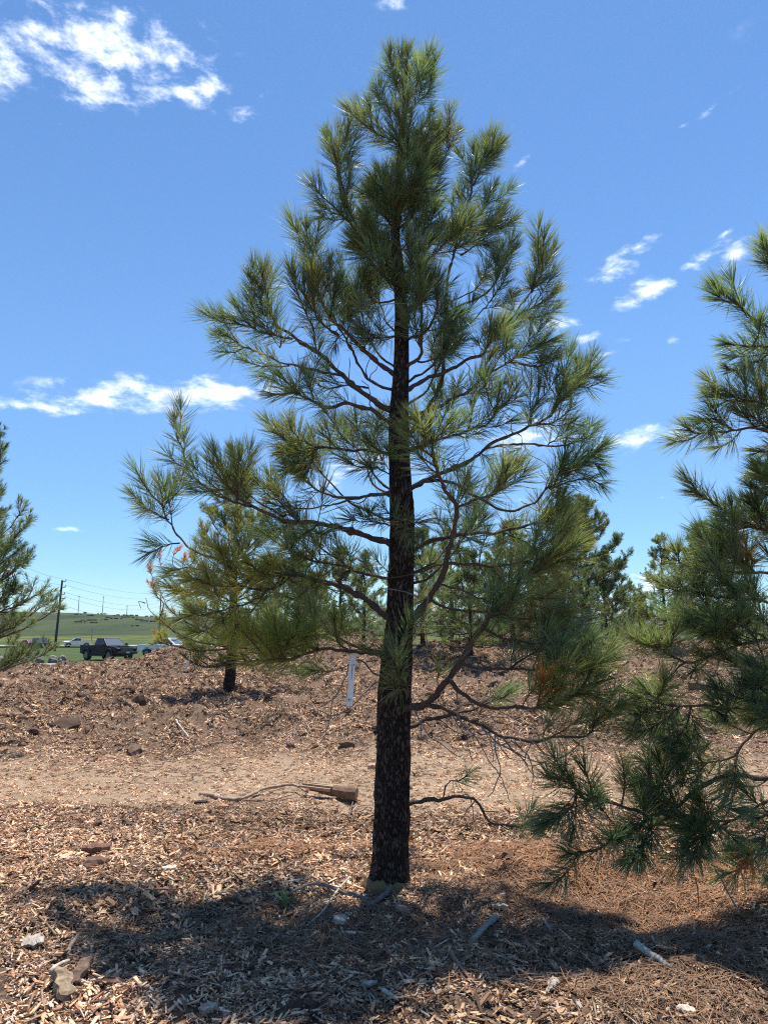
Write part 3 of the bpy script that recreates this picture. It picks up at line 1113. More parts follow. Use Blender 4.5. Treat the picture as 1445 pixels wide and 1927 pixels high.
# ------------------------------------------------------------------ the large pine in the middle
Y1 = 4.9
MAIN = """
g 8 .36 3 0 0 : 763,200 764,140 768,78
g 6 .30 1 0 -.1 : 759,200 745,150 731,78
g 6 .30 1 0 .1 : 763,200 790,150 811,102
g 6 .28 2 0 -.05 : 762,215 800,180 820,126
g 6 .28 1 0 -.15 : 757,232 720,188 692,146

g 8 .40 2 0 -.1 : 752,278 718,255 693,232 676,192
g 7 .30 1 0 .1 : 740,262 705,225 690,180

g 8 .40 2 0 .1 : 758,275 795,240 821,192
g 8 .40 2 0 .15 : 757,300 790,272 820,228

g 8 .42 2 0 -.3 : 757,300 752,245 748,195

g 8 .40 2 0 -.35 : 752,420 750,370 747,305

g 8 .40 2 0 -.3 : 750,400 715,352 692,315
g 8 .40 1 0 -.2 : 748,440 715,390 686,348

g 8 .40 2 0 -.3 : 752,390 785,335 790,285

g 8 .40 3 0 .2 : 752,400 785,380 812,340 818,310

g 9 .42 3 0 -.15 : 752,470 790,440 812,410 822,372

g 9 .42 2 0 .15 : 757,520 800,490 845,450 872,405
g 7 .34 2 .05 .2 : 815,475 850,440 900,425

g 8 .40 3 0 .1 : 748,430 715,400 700,360 692,330

g 9 .42 3 0 -.1 : 742,500 705,470 680,440 655,395 650,372

g 7 .30 1 0 -.4 : 750,600 765,560 762,525

g 8 .38 2 0 .2 : 754,360 800,320 815,285

g 8 .36 2 0 -.2 : 742,482 712,455 682,414

g 10 .42 2 0 .25 : 757,435 791,387 814,336 826,290 837,246
g 7 .32 2 .15 .3 : 820,320 850,270 866,234

g 17 .62 5 .1 .45 : 768,820 800,780 825,730 836,685 837,589 839,543 848,496 868,426 884,362 893,305 893,264
g 8 .44 3 .43 .5 : 886,355 912,300 920,240
g 8 .36 2 .43 .4 : 891,325 930,290 953,254
g 8 .46 3 .40 .4 : 858,464 900,448 932,415 957,384
g 8 .46 3 .40 .55 : 862,450 905,400 938,335
g 8 .34 2 .40 .5 : 866,480 920,440 948,400
g 9 .34 2 .42 .5 : 838,589 871,572 914,554 938,515 956,470 968,438
g 7 .34 2 .40 .3 : 836,625 882,610 920,572 945,530 962,490
g 7 .30 1 .42 .6 : 838,575 850,566 885,551 905,535 921,505

g 14 .52 3 0 -.1 : 745,540 715,510 695,488 675,450 658,416 639,352 632,298 618,262 608,238
g 7 .36 2 -.1 -.1 : 650,390 640,320 638,270 642,228
g 7 .34 1 -.1 -.2 : 658,418 637,398 616,381 597,358 583,338
g 6 .26 1 -.05 -.1 : 695,488 675,470 666,440

g 6 .30 1 0 -.1 : 742,487 715,468 695,446 679,416

g 20 .45 2 0 -.15 : 745,706 717,690 695,667 659,632 617,590 602,560 588,505
p 9 .46 3 -.12 -.4 : 638,632 609,611 593,585 590,538 584,492
p 8 .44 3 -.12 -.15 : 600,562 590,485 580,445 576,406
g 8 .32 2 -.12 -.1 : 622,595 632,560 634,530

g 24 .46 3 0 -.2 : 740,774 705,755 682,740 643,706 598,664 551,635 522,611 506,585 498,540 493,484
g 8 .36 2 -.18 -.2 : 512,596 480,550 461,496
g 8 .46 3 -.14 -.35 : 596,662 588,617 569,572 555,535 548,500
g 9 .42 2 -.15 -.2 : 551,638 506,630 480,619 455,590 432,556
g 9 .42 2 -.15 -.1 : 480,619 440,605 406,592
g 10 .46 3 -.1 .0 : 643,706 601,698 535,685 490,664 459,651 430,635 408,622
g 6 .36 2 -.05 .1 : 545,688 503,690 470,682 442,668
g 5 .22 1 -.15 -.25 : 527,655 530,640 527,612

p 18 .42 2 0 -.3 : 740,800 725,790 695,772 656,761 617,764 575,748 551,732 537,718 528,702
p 8 .42 2 -.25 -.35 : 560,742 525,740 498,744
g 7 .36 2 -.2 -.25 : 590,755 575,715 569,680

g 8 .32 1 .1 .2 : 693,730 660,724 617,731 590,717 573,690

g 12 .36 2 0 .2 : 745,735 720,728 695,715 669,674 632,603 628,570 632,540
g 7 .34 1 .1 .3 : 652,645 660,590 664,530
g 7 .32 2 .2 .15 : 632,592 653,572 682,545 700,512

g 7 .30 2 0 -.25 : 748,632 711,635 690,625 666,605
g 5 .24 1 -.05 -.15 : 713,636 715,610 718,588

g 8 .36 2 0 .3 : 745,565 705,570 692,545 698,508

g 8 .40 2 0 -.4 : 750,560 735,520 725,470

g 8 .40 2 0 -.35 : 758,560 775,500 770,440

g 8 .40 2 0 -.3 : 760,600 800,560 815,500

g 13 .36 2 0 -.3 : 765,639 790,632 808,615 822,580 826,540 830,500

g 14 .52 3 0 -.5 : 757,697 778,682 792,665 794,613 792,534 786,480
g 7 .32 2 -.05 -.05 : 785,680 812,676 839,671 858,655 868,630

g 18 .52 3 0 .1 : 762,735 800,715 830,703 871,682 909,662 930,630 960,605 998,590
p 8 .42 2 .05 -.1 : 912,660 935,625 955,592
g 10 .46 3 .1 .2 : 930,640 960,600 990,563 1019,517 1035,480 1047,452
g 8 .42 2 .15 .2 : 1000,550 1010,500 1013,450
g 7 .36 2 .1 .2 : 975,590 1015,572 1052,546
g 7 .40 2 .1 .3 : 975,600 1020,595 1062,572

p 18 .34 1 0 -.2 : 762,790 800,775 845,755 874,743 903,714 914,688 926,662
g 8 .46 3 -.15 -.2 : 905,712 940,690 985,665 1030,645 1048,636
g 8 .42 2 -.15 0 : 950,685 1000,660 1040,640
g 8 .42 2 -.15 .1 : 960,680 1010,690 1060,665

g 12 .46 3 0 -.35 : 760,850 820,830 880,810 914,799 930,775 938,745 945,708
g 8 .36 2 -.25 -.3 : 935,768 965,740 985,705
g 8 .36 2 -.2 -.4 : 880,810 890,770 880,740

g 17 .60 4 0 .1 : 760,930 773,919 800,905 823,893 873,876 926,835 953,823 1022,790 1060,750 1100,715 1142,706
g 8 .46 3 .08 .0 : 1040,775 1060,720 1058,678
g 8 .42 2 .08 .1 : 1065,745 1090,700 1083,664
g 8 .42 2 .1 .2 : 1088,722 1115,695 1126,678
g 8 .46 3 .05 -.15 : 993,803 1010,750 1015,704
g 8 .42 2 .05 .2 : 1000,800 1050,790 1090,750

g 12 .30 1 .05 .35 : 765,922 780,915 830,890 873,870 916,846 973,836 1056,840 1092,823 1108,808 1121,788
g 6 .26 1 .25 .3 : 1030,838 1060,815 1080,792

b 13 .52 4 .05 .35 : 800,905 846,906 880,926 916,945 953,962 999,949 1032,919 1060,880 1100,860 1149,862
b 8 .46 3 .25 .2 : 1032,919 1060,880 1066,854
b 8 .52 4 .25 .4 : 1035,917 1100,900 1153,920
b 8 .42 3 .28 .3 : 1060,890 1110,870 1145,890

p 26 .56 4 0 -.7 : 760,1182 785,1160 806,1125 830,1085 843,1050 852,1010 855,956 836,916 820,880 811,816 804,770
p 10 .48 3 -.45 -.55 : 856,958 896,939 929,929 960,895 987,860
p 8 .42 2 -.5 -.6 : 925,930 950,900 956,868
p 10 .52 3 -.35 -.3 : 843,1060 880,1062 939,1067 986,1052 1005,1020 1015,982
g 9 .20 0 -.25 -.2 : 813,1130 853,1144 919,1152 983,1147
g 7 .26 1 -.25 -.3 : 826,1100 870,1112 913,1129 945,1150
d 5 0 0 -.25 -.3 : 806,1122 800,1170 802,1210 801,1232 796,1236
p 7 .34 1 -.65 -.7 : 815,830 840,800 858,770
p 7 .34 1 -.65 -.7 : 813,832 785,805 772,778

p 18 .56 4 0 .3 : 760,1040 780,1032 800,1022 823,1016 866,1006 926,1002 979,992 1020,975 1060,962 1088,955
p 8 .46 3 .25 .2 : 1000,985 1060,1000 1111,1015
p 8 .42 3 .25 .35 : 1020,975 1040,940 1062,918
p 8 .42 3 .25 .1 : 1020,980 1070,985 1118,985
b 6 .30 1 .15 .1 : 880,1005 905,988 915,958
b 6 .24 1 .15 0 : 866,1006 885,1014 899,1022
g 7 .30 1 .2 .3 : 946,1002 975,1014 999,1026 1012,1050

p 30 .52 4 -.02 -.5 : 748,1370 752,1345 764,1331 794,1327 820,1305 838,1285 866,1249 891,1205 924,1150 957,1111 999,1075 1030,1050 1060,1040 1098,1012
p 9 .52 4 -.42 -.5 : 990,1085 1040,1060 1090,1050 1114,1022
p 9 .46 4 -.4 -.6 : 957,1111 1000,1125 1040,1115 1075,1082
g 9 .46 4 -.38 -.4 : 924,1150 980,1165 1040,1165 1090,1132
b 9 .46 4 -.3 -.35 : 905,1180 960,1205 1030,1215 1085,1185
g 8 .40 3 -.38 -.2 : 935,1135 960,1100 990,1060
g 8 .42 3 -.38 -.7 : 915,1165 950,1150 975,1110
b 8 .42 4 -.35 -.1 : 1000,1160 1070,1180 1130,1160

g 12 .52 4 -.25 -.6 : 866,1247 904,1260 988,1258 1040,1250 1090,1225 1125,1192
b 8 .44 4 -.45 -.3 : 1010,1255 1080,1265 1140,1235
b 8 .40 3 -.4 -.2 : 960,1258 1010,1225 1050,1195

p 14 .48 4 -.2 -.6 : 846,1280 877,1313 918,1327 999,1332 1046,1330 1080,1308 1105,1277 1105,1232
g 8 .44 4 -.5 -.5 : 1060,1320 1110,1300 1155,1262
g 8 .40 3 -.55 -.4 : 1105,1270 1140,1232 1163,1212
p 8 .40 3 -.5 -.8 : 1010,1332 1040,1290 1045,1250
o 6 .20 0 -.5 -.75 : 1010,1330 1022,1290 1026,1255

g 15 .46 4 -.1 -.4 : 790,1330 808,1326 849,1341 899,1363 946,1388 999,1396 1046,1385 1102,1382 1123,1354 1150,1335 1181,1318
g 8 .40 3 -.35 -.5 : 1110,1370 1135,1340 1140,1300
d 5 0 0 -.25 -.3 : 932,1384 945,1410 957,1425 985,1432
d 5 0 0 -.25 -.3 : 930,1380 938,1440 932,1478 918,1500
d 5 0 0 -.28 -.3 : 960,1392 990,1420 1005,1462 998,1480
d 6 0 0 -.22 -.3 : 905,1366 940,1400 985,1425 1030,1440 1075,1438
d 5 0 0 -.18 -.25 : 860,1345 900,1400 925,1440 948,1475 960,1510
d 5 0 0 -.3 -.2 : 1000,1396 1030,1420 1060,1425 1090,1400
d 5 0 0 -.25 -.1 : 946,1388 975,1430 1000,1442 1040,1425
d 4 0 0 -.33 -.4 : 1046,1385 1060,1410 1062,1450 1050,1475
d 4 0 0 -.2 -.1 : 930,1330 960,1350 1000,1365 1050,1362
d 4 0 0 -.2 -.3 : 877,1313 900,1340 940,1352 985,1350
d 5 0 0 -.1 -.2 : 780,1332 800,1375 840,1410 868,1424
d 4 0 0 -.1 -.1 : 775,1330 790,1360 795,1395
d 4 0 0 -.35 -.3 : 1000,1396 990,1430 1010,1465
d 4 0 0 -.12 -.2 : 860,1300 860,1340 870,1365 888,1372
d 4 0 0 -.15 -.2 : 905,1368 925,1400 928,1432

g 15 .22 1 0 .5 : 760,1372 802,1354 841,1346 890,1335 946,1313 968,1293

g 15 .26 2 0 -.1 : 755,1516 800,1508 835,1502 870,1499 890,1503 905,1525 925,1547 960,1553 1000,1560 1030,1542
d 4 0 0 -.03 0 : 893,1508 875,1530 858,1552

p 26 .34 2 0 -.3 : 745,1028 702,1010 652,995 598,985 537,976 493,963 450,938 421,909 403,884 394,852
p 8 .42 3 -.26 -.35 : 450,938 430,900 408,862 401,838
g 9 .58 4 -.25 .15 : 472,953 414,934 364,895 346,855 331,812 328,766
g 7 .32 2 -.25 -.3 : 421,922 382,925 350,922
p 8 .50 4 -.2 .3 : 537,970 486,945 454,913 438,865 431,830
p 8 .46 3 -.15 -.2 : 560,978 508,923 472,898 450,880 456,838
p 8 .40 3 -.15 -.5 : 598,985 560,1015 535,1035
g 8 .40 3 -.18 .1 : 560,980 520,1000 470,1000

g 16 .42 3 0 .3 : 745,923 706,931 652,936 598,923 573,898 545,880 529,862
g 7 .28 2 .15 .2 : 663,938 620,952 580,956 526,952 490,940
g 7 .36 3 .2 .2 : 573,898 552,870 550,838

p 12 .36 2 0 .25 : 745,858 731,855 670,846 616,843 580,844 540,846 522,865
p 7 .30 1 .15 .1 : 569,844 560,825 547,805 544,780
p 7 .36 2 .12 .0 : 600,843 570,868 548,892
p 7 .34 2 .15 .2 : 560,844 535,825 516,802
p 7 .34 2 .12 -.1 : 590,845 585,880 560,915

g 7 .32 2 0 -.2 : 745,898 706,880 670,877 645,863

g 7 .30 2 0 -.4 : 745,865 705,840 674,812

g 7 .32 2 0 .3 : 745,805 700,800 682,788

g 7 .36 2 0 -.4 : 740,992 715,985 690,975 660,962

g 7 .30 2 0 -.45 : 748,960 765,985 775,1020

y 28 .48 4 0 -.35 : 742,1172 715,1150 681,1121 634,1100 580,1085 533,1080 454,1080 425,1062 412,1024
p 12 .42 3 -.1 -.4 : 634,1100 648,1080 666,1069 598,1057 562,1046 540,1028 533,997
y 11 .52 4 -.2 -.6 : 537,1081 520,1105 501,1111 450,1103 407,1100 370,1090 346,1096
y 9 .52 4 -.25 .25 : 479,1081 450,1108 421,1118 393,1118 350,1112 318,1112
y 8 .46 4 -.25 .15 : 407,1085 360,1068 312,1076
y 8 .52 4 -.25 -.9 : 533,1082 480,1130 410,1150 332,1164
y 8 .46 4 -.5 -.6 : 450,1138 390,1185 332,1194
p 8 .42 3 -.25 -.1 : 454,1080 420,1040 390,1030
y 8 .44 4 -.2 -.75 : 560,1085 500,1080 450,1050
p 8 .42 3 -.1 -.3 : 600,1092 560,1130 530,1120

g 11 .36 2 -.1 .2 : 500,1075 460,1070 421,1057 393,1046 357,1031 339,1013 317,977 306,941 300,915 295,897
g 7 .42 2 .15 .15 : 310,955 280,922 256,888
g 7 .40 2 .15 .2 : 318,978 285,962 252,950
g 6 .20 1 .1 .0 : 339,1022 306,1028 285,1039 270,1042
g 6 .32 2 .15 .2 : 312,948 340,922 355,898

y 15 .54 4 -.05 -.6 : 745,1244 722,1236 690,1230 669,1226 640,1222 600,1224 558,1235 533,1240 518,1222 510,1172
y 9 .48 4 -.45 -.1 : 560,1235 500,1215 450,1200 422,1195
y 9 .48 4 -.5 -.7 : 535,1240 480,1245 432,1236
d 9 0 0 -.12 -.2 : 676,1228 693,1222 703,1208
y 7 .42 2 -.17 -.3 : 660,1226 645,1215 636,1205 630,1180 629,1138
y 8 .42 3 -.4 -.3 : 575,1230 560,1200 565,1165
p 8 .44 3 -.35 -.2 : 600,1224 550,1210 495,1180
y 8 .40 3 -.55 -.9 : 533,1240 540,1215 560,1190

g 6 .20 1 0 -.2 : 730,1275 711,1271 690,1250 680,1243 628,1260 600,1264 562,1262

d 6 0 0 0 -.2 : 725,1285 705,1284 690,1300 672,1321 641,1343 614,1346 598,1336
d 5 0 0 -.15 -.25 : 656,1250 652,1271 640,1290 628,1310 600,1332
d 4 0 0 -.2 -.3 : 628,1310 622,1350 605,1395

g 7 .24 2 0 -.35 : 757,1335 768,1300 752,1285 748,1242

g 7 .34 2 0 -.4 : 752,1260 735,1235 722,1206

d 5 0 0 -.25 0 : 791,1122 755,1112 730,1106 710,1112 702,1130

g 6 .26 1 -.3 0 : 845,1060 835,1064 777,1080 719,1087 697,1075 676,1037
"""
rg1 = np.random.default_rng(11)
prof = [(729, 1700, 98), (729, 1672, 86), (733, 1640, 75), (735, 1600, 69), (737, 1500, 67), (740, 1400, 62), (741, 1300, 60), (745, 1250, 57), (750, 1205, 50), (753, 1150, 48), (754, 1080, 47),
        (756, 1000, 44), (755, 930, 42), (752, 860, 38), (751, 780, 34), (755, 700, 28), (756, 600, 25), (749, 500, 20), (743, 440, 16), (749, 340, 12), (757, 240, 9), (763, 150, 6), (767, 85, 4)]
base = P(733, 1660, Y1)
pine = empty('pine_tree', (base[0], base[1], float(ground(base[0], base[1]))))
tag(pine, 'tall pine in the centre with thick dark trunk and long green needles', 'tree', 'pines planted in mulch')
b0 = np.array(pine.location)
rows = []
for (cx, cy, w) in reversed(prof[::-1]):
    q = P(cx, cy, Y1) - b0
    dist = np.linalg.norm(P(cx, cy, Y1) - np.array((0, 0, EYE)))
    dv = px_dir(cx, cy)
    rows.append((q[0], q[1], q[2], .5 * w / F * (Y1 / dv[1])))
rows.sort(key=lambda r: r[2])
link('trunk', trunk_mesh(rows, 64, 12, .05, 3), pine)
traced_tree(rg1, pine, MAIN, Y1, .225, .0028, 190, extra=True)
# branches on the far side of the crown
xz = np.array([(r[2], r[0]) for r in rows])
for k in range(20):
    f = (k / 19) ** 1.1
    z = 1.25 + f * 3.7 + rg1.normal(0, .08)
    az = R(90) + rg1.uniform(-1.15, 1.15)
    L = 1.45 * (1 - (z - 1.2) / 4.9) ** .85 * rg1.uniform(.75, 1.05)
    wood, shoots = Wood(), []
    grown_branch(rg1, np.array((np.interp(z, xz[:, 0], xz[:, 1]), 0, z)), az, R(8 + 45 * f), L, .014 - .006 * f, 2 if f < .4 else 4, .34, 'gb'[k % 2], wood, shoots, up=.6, step=.05, sides=6)
    finish_branch(rg1, pine, wood, shoots, .21, .0028, 180)

# ------------------------------------------------------------------ the pine at the right edge
RIGHT = """
g 9 .40 2 -.1 -.2 : 1560,560 1500,520 1451,501 1418,482
g 7 .32 2 -.1 -.25 : 1470,508 1445,480 1430,452
g 9 .34 2 -.1 0 : 1540,520 1480,470 1460,430

g 12 .46 2 -.1 -.3 : 1570,700 1500,650 1451,619 1415,598 1382,570 1358,549 1338,538

g 10 .40 2 -.1 -.2 : 1560,690 1500,660 1445,652 1412,652 1379,649 1347,641
g 9 .40 2 -.1 -.3 : 1520,660 1470,655 1445,667 1415,685 1385,694 1347,692

g 11 .42 2 -.1 -.3 : 1580,830 1500,790 1445,763 1400,754 1370,745 1332,734
g 7 .26 1 -.2 -.3 : 1445,763 1430,742 1421,722
g 8 .40 3 -.1 -.2 : 1500,790 1460,745 1440,700

g 15 .40 2 -.1 -.3 : 1590,880 1500,835 1445,814 1421,805 1376,808 1331,814 1304,814 1280,800
g 8 .34 2 -.2 -.35 : 1376,808 1340,790 1300,792
g 7 .30 2 -.2 -.3 : 1421,805 1400,780 1380,770
g 8 .36 3 -.15 -.2 : 1470,825 1440,850 1400,850

p 12 .40 3 -.1 -.5 : 1590,960 1500,930 1445,908 1427,893 1418,868
g 8 .44 3 -.2 -.4 : 1480,925 1440,930 1400,905

g 13 .50 3 -.1 -.35 : 1590,1060 1500,1020 1406,986 1361,959 1319,932 1286,918
g 8 .44 3 -.2 -.2 : 1420,990 1370,1000 1320,985
g 8 .44 3 -.2 -.5 : 1450,1000 1420,960 1400,930

g 14 .34 2 -.1 -.25 : 1590,1110 1500,1080 1445,1077 1354,1074 1308,1068 1277,1058 1271,1020
g 7 .28 1 -.2 -.2 : 1335,1072 1350,1040 1323,1025
g 8 .42 3 -.2 -.4 : 1420,1076 1380,1045 1340,1010
g 8 .40 3 -.2 -.1 : 1400,1076 1370,1030 1395,990
o 5 .12 0 -.25 -.4 : 1420,1060 1405,1035 1400,1020

g 12 .50 4 -.1 -.3 : 1590,1190 1480,1140 1370,1123 1308,1114 1271,1105 1230,1096
g 8 .42 3 -.2 -.2 : 1400,1128 1350,1160 1290,1165 1242,1190
g 8 .42 3 -.2 -.5 : 1430,1133 1390,1110 1340,1085

g 16 .40 3 -.1 -.4 : 1600,1240 1500,1210 1445,1203 1385,1215 1339,1234 1295,1225
g 8 .46 4 -.2 -.5 : 1445,1203 1400,1180 1339,1158 1280,1166
g 8 .42 4 -.2 -.3 : 1470,1205 1430,1160 1390,1150
g 8 .42 4 -.3 -.6 : 1390,1213 1350,1190 1310,1195

g 9 .34 2 -.3 -.5 : 1339,1234 1289,1246 1253,1228 1231,1212 1190,1202
g 6 .20 1 -.4 -.6 : 1250,1227 1225,1215 1212,1212
g 6 0 0 -.35 -.4 : 1289,1246 1277,1252 1256,1280 1246,1305 1237,1314

b 9 .40 4 -.15 -.55 : 1500,1300 1450,1285 1420,1280 1398,1278
b 8 .40 4 -.2 -.4 : 1480,1295 1440,1260 1400,1245
b 8 .40 4 -.2 -.5 : 1490,1298 1440,1320 1400,1318

g 14 .38 3 -.1 -.35 : 1600,1370 1500,1345 1445,1333 1370,1333 1339,1326 1277,1328 1240,1323 1206,1314 1186,1308
g 8 .40 3 -.3 -.4 : 1277,1332 1246,1357 1216,1373 1170,1386
g 7 .34 3 -.28 -.4 : 1300,1328 1290,1365 1270,1385 1240,1400
g 7 .36 3 -.3 -.5 : 1230,1322 1205,1345 1190,1370
b 7 .32 3 -.25 -.5 : 1375,1333 1367,1345 1363,1362
g 7 .36 3 -.2 -.4 : 1460,1340 1430,1355 1400,1360

g 10 .34 3 -.15 -.3 : 1560,1400 1480,1365 1430,1370 1395,1400 1370,1428 1330,1436 1300,1435
g 6 .26 2 -.25 -.4 : 1330,1436 1312,1460 1308,1480
g 8 .42 3 -.2 -.45 : 1330,1400 1300,1415 1279,1432 1275,1462

g 20 .30 2 -.1 -.55 : 1600,1480 1500,1468 1445,1465 1385,1459 1339,1468 1308,1489 1277,1511 1240,1532 1185,1523 1139,1508 1099,1502 1083,1483 1070,1462
g 6 .30 2 -.5 -.6 : 1083,1485 1060,1470 1025,1454
b 7 .36 3 -.5 -.6 : 1085,1490 1074,1520 1045,1540 1012,1554
b 8 .40 4 -.45 -.6 : 1228,1532 1210,1550 1180,1575 1150,1592
b 7 .40 3 -.45 -.65 : 1170,1570 1123,1597 1085,1605 1050,1609
b 7 .30 3 -.45 -.7 : 1225,1540 1215,1580 1210,1600 1204,1632
g 7 .36 3 -.45 -.3 : 1245,1528 1215,1480 1192,1462
p 7 .34 3 -.4 -.3 : 1270,1510 1230,1500 1180,1478
d 6 0 0 -.45 -.5 : 1102,1506 1108,1535 1132,1548
g 6 .34 3 -.4 -.5 : 1300,1500 1320,1530 1300,1560

g 11 .30 3 -.15 -.5 : 1600,1530 1500,1515 1445,1508 1400,1530 1370,1545 1308,1548 1277,1536 1228,1536
b 8 .40 4 -.35 -.6 : 1370,1545 1335,1570 1310,1585 1270,1600
b 8 .36 3 -.35 -.5 : 1340,1560 1310,1590 1302,1625
b 8 .40 4 -.3 -.5 : 1480,1515 1430,1540 1395,1550
d 6 0 0 -.3 -.4 : 1385,1462 1378,1500 1360,1540 1330,1572
d 5 0 0 -.3 -.4 : 1375,1510 1345,1530 1320,1555
o 6 .14 0 -.3 -.4 : 1420,1600 1408,1610 1402,1630

g 14 .30 3 -.1 -.3 : 1600,1590 1500,1590 1445,1600 1420,1608 1380,1600
d 5 0 0 -.3 -.4 : 1445,1555 1400,1580 1360,1600
d 6 0 0 -.35 -.45 : 1345,1635 1360,1660 1382,1696 1390,1715
d 5 0 0 -.35 -.45 : 1308,1655 1312,1685 1314,1710
"""
Y2 = 4.75
rg2 = np.random.default_rng(23)
rb = P(1620, 1700, Y2)
rpine = empty('pine_tree', (rb[0], Y2, float(ground(rb[0], Y2))))
tag(rpine, 'pine cut off by the right edge, drooping dark green branches touching the mulch', 'tree', 'pines planted in mulch')
zr = np.linspace(0, 5.2, 30)
link('trunk', trunk_mesh([(.0, 0, z - .1, .13 * (1 - z / 5.4) ** .85 + .006) for z in zr], 24, 3, .03, 8), rpine)
traced_tree(rg2, rpine, RIGHT, Y2, .215, .0029, 265)
for k in range(30):
    f = k / 29
    z = .5 + f * 3.1
    az = rg2.uniform(-1.6, 1.5) if k % 3 or f > .5 else rg2.uniform(1.2, 2.4)
    L = 1.4 * (1 - f) ** .9 * rg2.uniform(.8, 1.1) + .2
    wood, shoots = Wood(), []
    grown_branch(rg2, np.array((0, 0, z)), az, R(-2 + 55 * f), L, .016 - .008 * f, 3, .32, 'gb'[k % 2], wood, shoots, up=.6, step=.07, sides=5)
    finish_branch(rg2, rpine, wood, shoots, .2, .0036, 180)

# ------------------------------------------------------------------ pines further back
def far_pine(px, Y, label, seed, **kw):
    X = (px - 722.5) / F * Y * 1.0
    X = P(px, 1190, Y)[0]
    t = empty('pine_tree', (X, Y, float(ground(X, Y)) if Y < 38 else float(terrain_z(X, Y))))
    tag(t, label, 'tree', 'pines planted in mulch')
    if kw:
        grown_pine(np.random.default_rng(seed), t, **kw)
    return t


far_pine(-100, 11.2, 'pine cut off by the left edge, beside the utility pole', 31, height=5.7, trunk_r=.12, radius=1.68, whorls=15, per=7, L0=.15, width=.004, dens=130, kinds='gbg', first=.18, nsub=9, leaf=.24,
         skip=lambda az, f: math.cos(az) < -.35)
bl = far_pine(437, 16.5, 'bushy pine behind the left boughs of the central pine, orange browned bough at its side', 42, height=5.1, trunk_r=.125, radius=2.0, whorls=13, per=6, L0=.19, width=.0052, dens=110, kinds='pgy', first=.13, nsub=6, leaf=.28)
far_pine(1108, 27, 'open crowned pine standing behind the right boughs of the central pine', 53, height=5.3, trunk_r=.10, radius=2.2, whorls=12, per=6, L0=.2, width=.008, dens=105, kinds='gb', first=.12, nsub=8, leaf=.24)
proto2 = far_pine(560, 30, 'broad open pine in the distance behind the left boughs, near the brown heap', 75, height=4.4, trunk_r=.09, radius=2.1, whorls=12, per=6, L0=.2, width=.009, dens=95, kinds='gbg', first=.10, nsub=7, leaf=.26)
proto = far_pine(685, 31, 'slim young pine just left of the central trunk, on the brown heap', 64, height=4.6, trunk_r=.09, radius=1.5, whorls=10, per=5, L0=.19, width=.009, dens=85, kinds='pg', first=.16, nsub=5, leaf=.24)
for (px, Y, sc, rz, lab) in ((850, 27, .92, 1.2, 'bushy young pine just right of the central trunk, small in the distance'),
                             (935, 34, 1.12, 2.6, 'distant pine seen below the right hand boughs of the central pine'),
                             (1252, 24, .78, 4.0, 'small pine in the gap beside the right edge pine'),
                             (600, 42, 1.25, 5.1, 'distant pine between the centre trunk and the left boughs')):
    t = copy_tree(proto)
    X = P(px, 1190, Y)[0]
    t.location = (X, Y, float(mulch_z(np.array([X]), np.array([Y]))[0]) if Y < 38 else float(terrain_z(X, Y)))
    t.rotation_euler.z = rz
    t.scale = (sc,) * 3
    t['label'] = lab

for (px, Y, sc, rz, lab) in ((795, 23.5, .86, .6, 'broad pine filling the view just right of the central trunk'), (965, 25, .92, 2.1, 'broad pine seen through the lower right boughs, left of the open crowned pine'),
                             (1035, 33, 1.2, 3.3, 'far pine half hidden behind the open crowned pine'), (1205, 36, .9, 4.4, 'low far pine right of the open crowned pine'),
                             (1335, 27, 1.0, 5.3, 'broad pine behind the boughs of the right edge pine'), (640, 37, 1.15, 1.7, 'far pine left of the slim young pine'),
                             (885, 22, .72, 3.9, 'low bushy pine seen between the trunk and the big rising right bough'), (1140, 31, 1.1, 1.1, 'far pine just right of the open crowned pine'),
                             (1062, 24, .78, 2.6, 'low bushy pine under the dark right boughs of the central pine'),
                             (500, 35, 1.1, 2.9, 'far pine mostly hidden by the bushy pine with the browned bough')):
    t = copy_tree(proto2)
    X = P(px, 1190, Y)[0]
    t.location = (X, Y, float(mulch_z(np.array([X]), np.array([Y]))[0]) if Y < 38 else float(terrain_z(X, Y)))
    t.rotation_euler.z = rz
    t.scale = (sc,) * 3
    t['label'] = lab

# the browned bough on the left side of the pine at the back
w_, s_ = Wood(), []
lb = np.array(bl.location)
for (pts, leaf) in (((420, 1085), (360, 1090), (310, 1075), (300, 1045)), .22), (((345, 1088), (325, 1060), (330, 1035)), .16), (((360, 1090), (320, 1105), (290, 1090), (283, 1060)), .18), \
        (((380, 1095), (330, 1130), (300, 1120), (285, 1100)), .12), (((420, 1170), (350, 1200), (310, 1205), (290, 1190)), .25), (((350, 1085), (345, 1065), (348, 1045)), .14):
    q = [P(a, b_, 15.6 + .004 * (a - 300)) - lb for (a, b_) in pts]
    add_twig(rng, w_, s_, q, .012, .005, leaf * 1.5, 2, 'o', step=.08)
for pts in (((330, 1190), (300, 1165), (280, 1145), (274, 1125)), ((300, 1165), (308, 1140), (300, 1125)), ((274, 1135), (262, 1132), (266, 1145))):
    q = [P(a, b_, 15.4) - lb for (a, b_) in pts]
    add_twig(rng, w_, s_, q, .012, .006, 0, 0, 'o', step=.06)
finish_branch(rng, bl, w_, s_, .15, .006, 110, 'dead bough with orange brown needles')
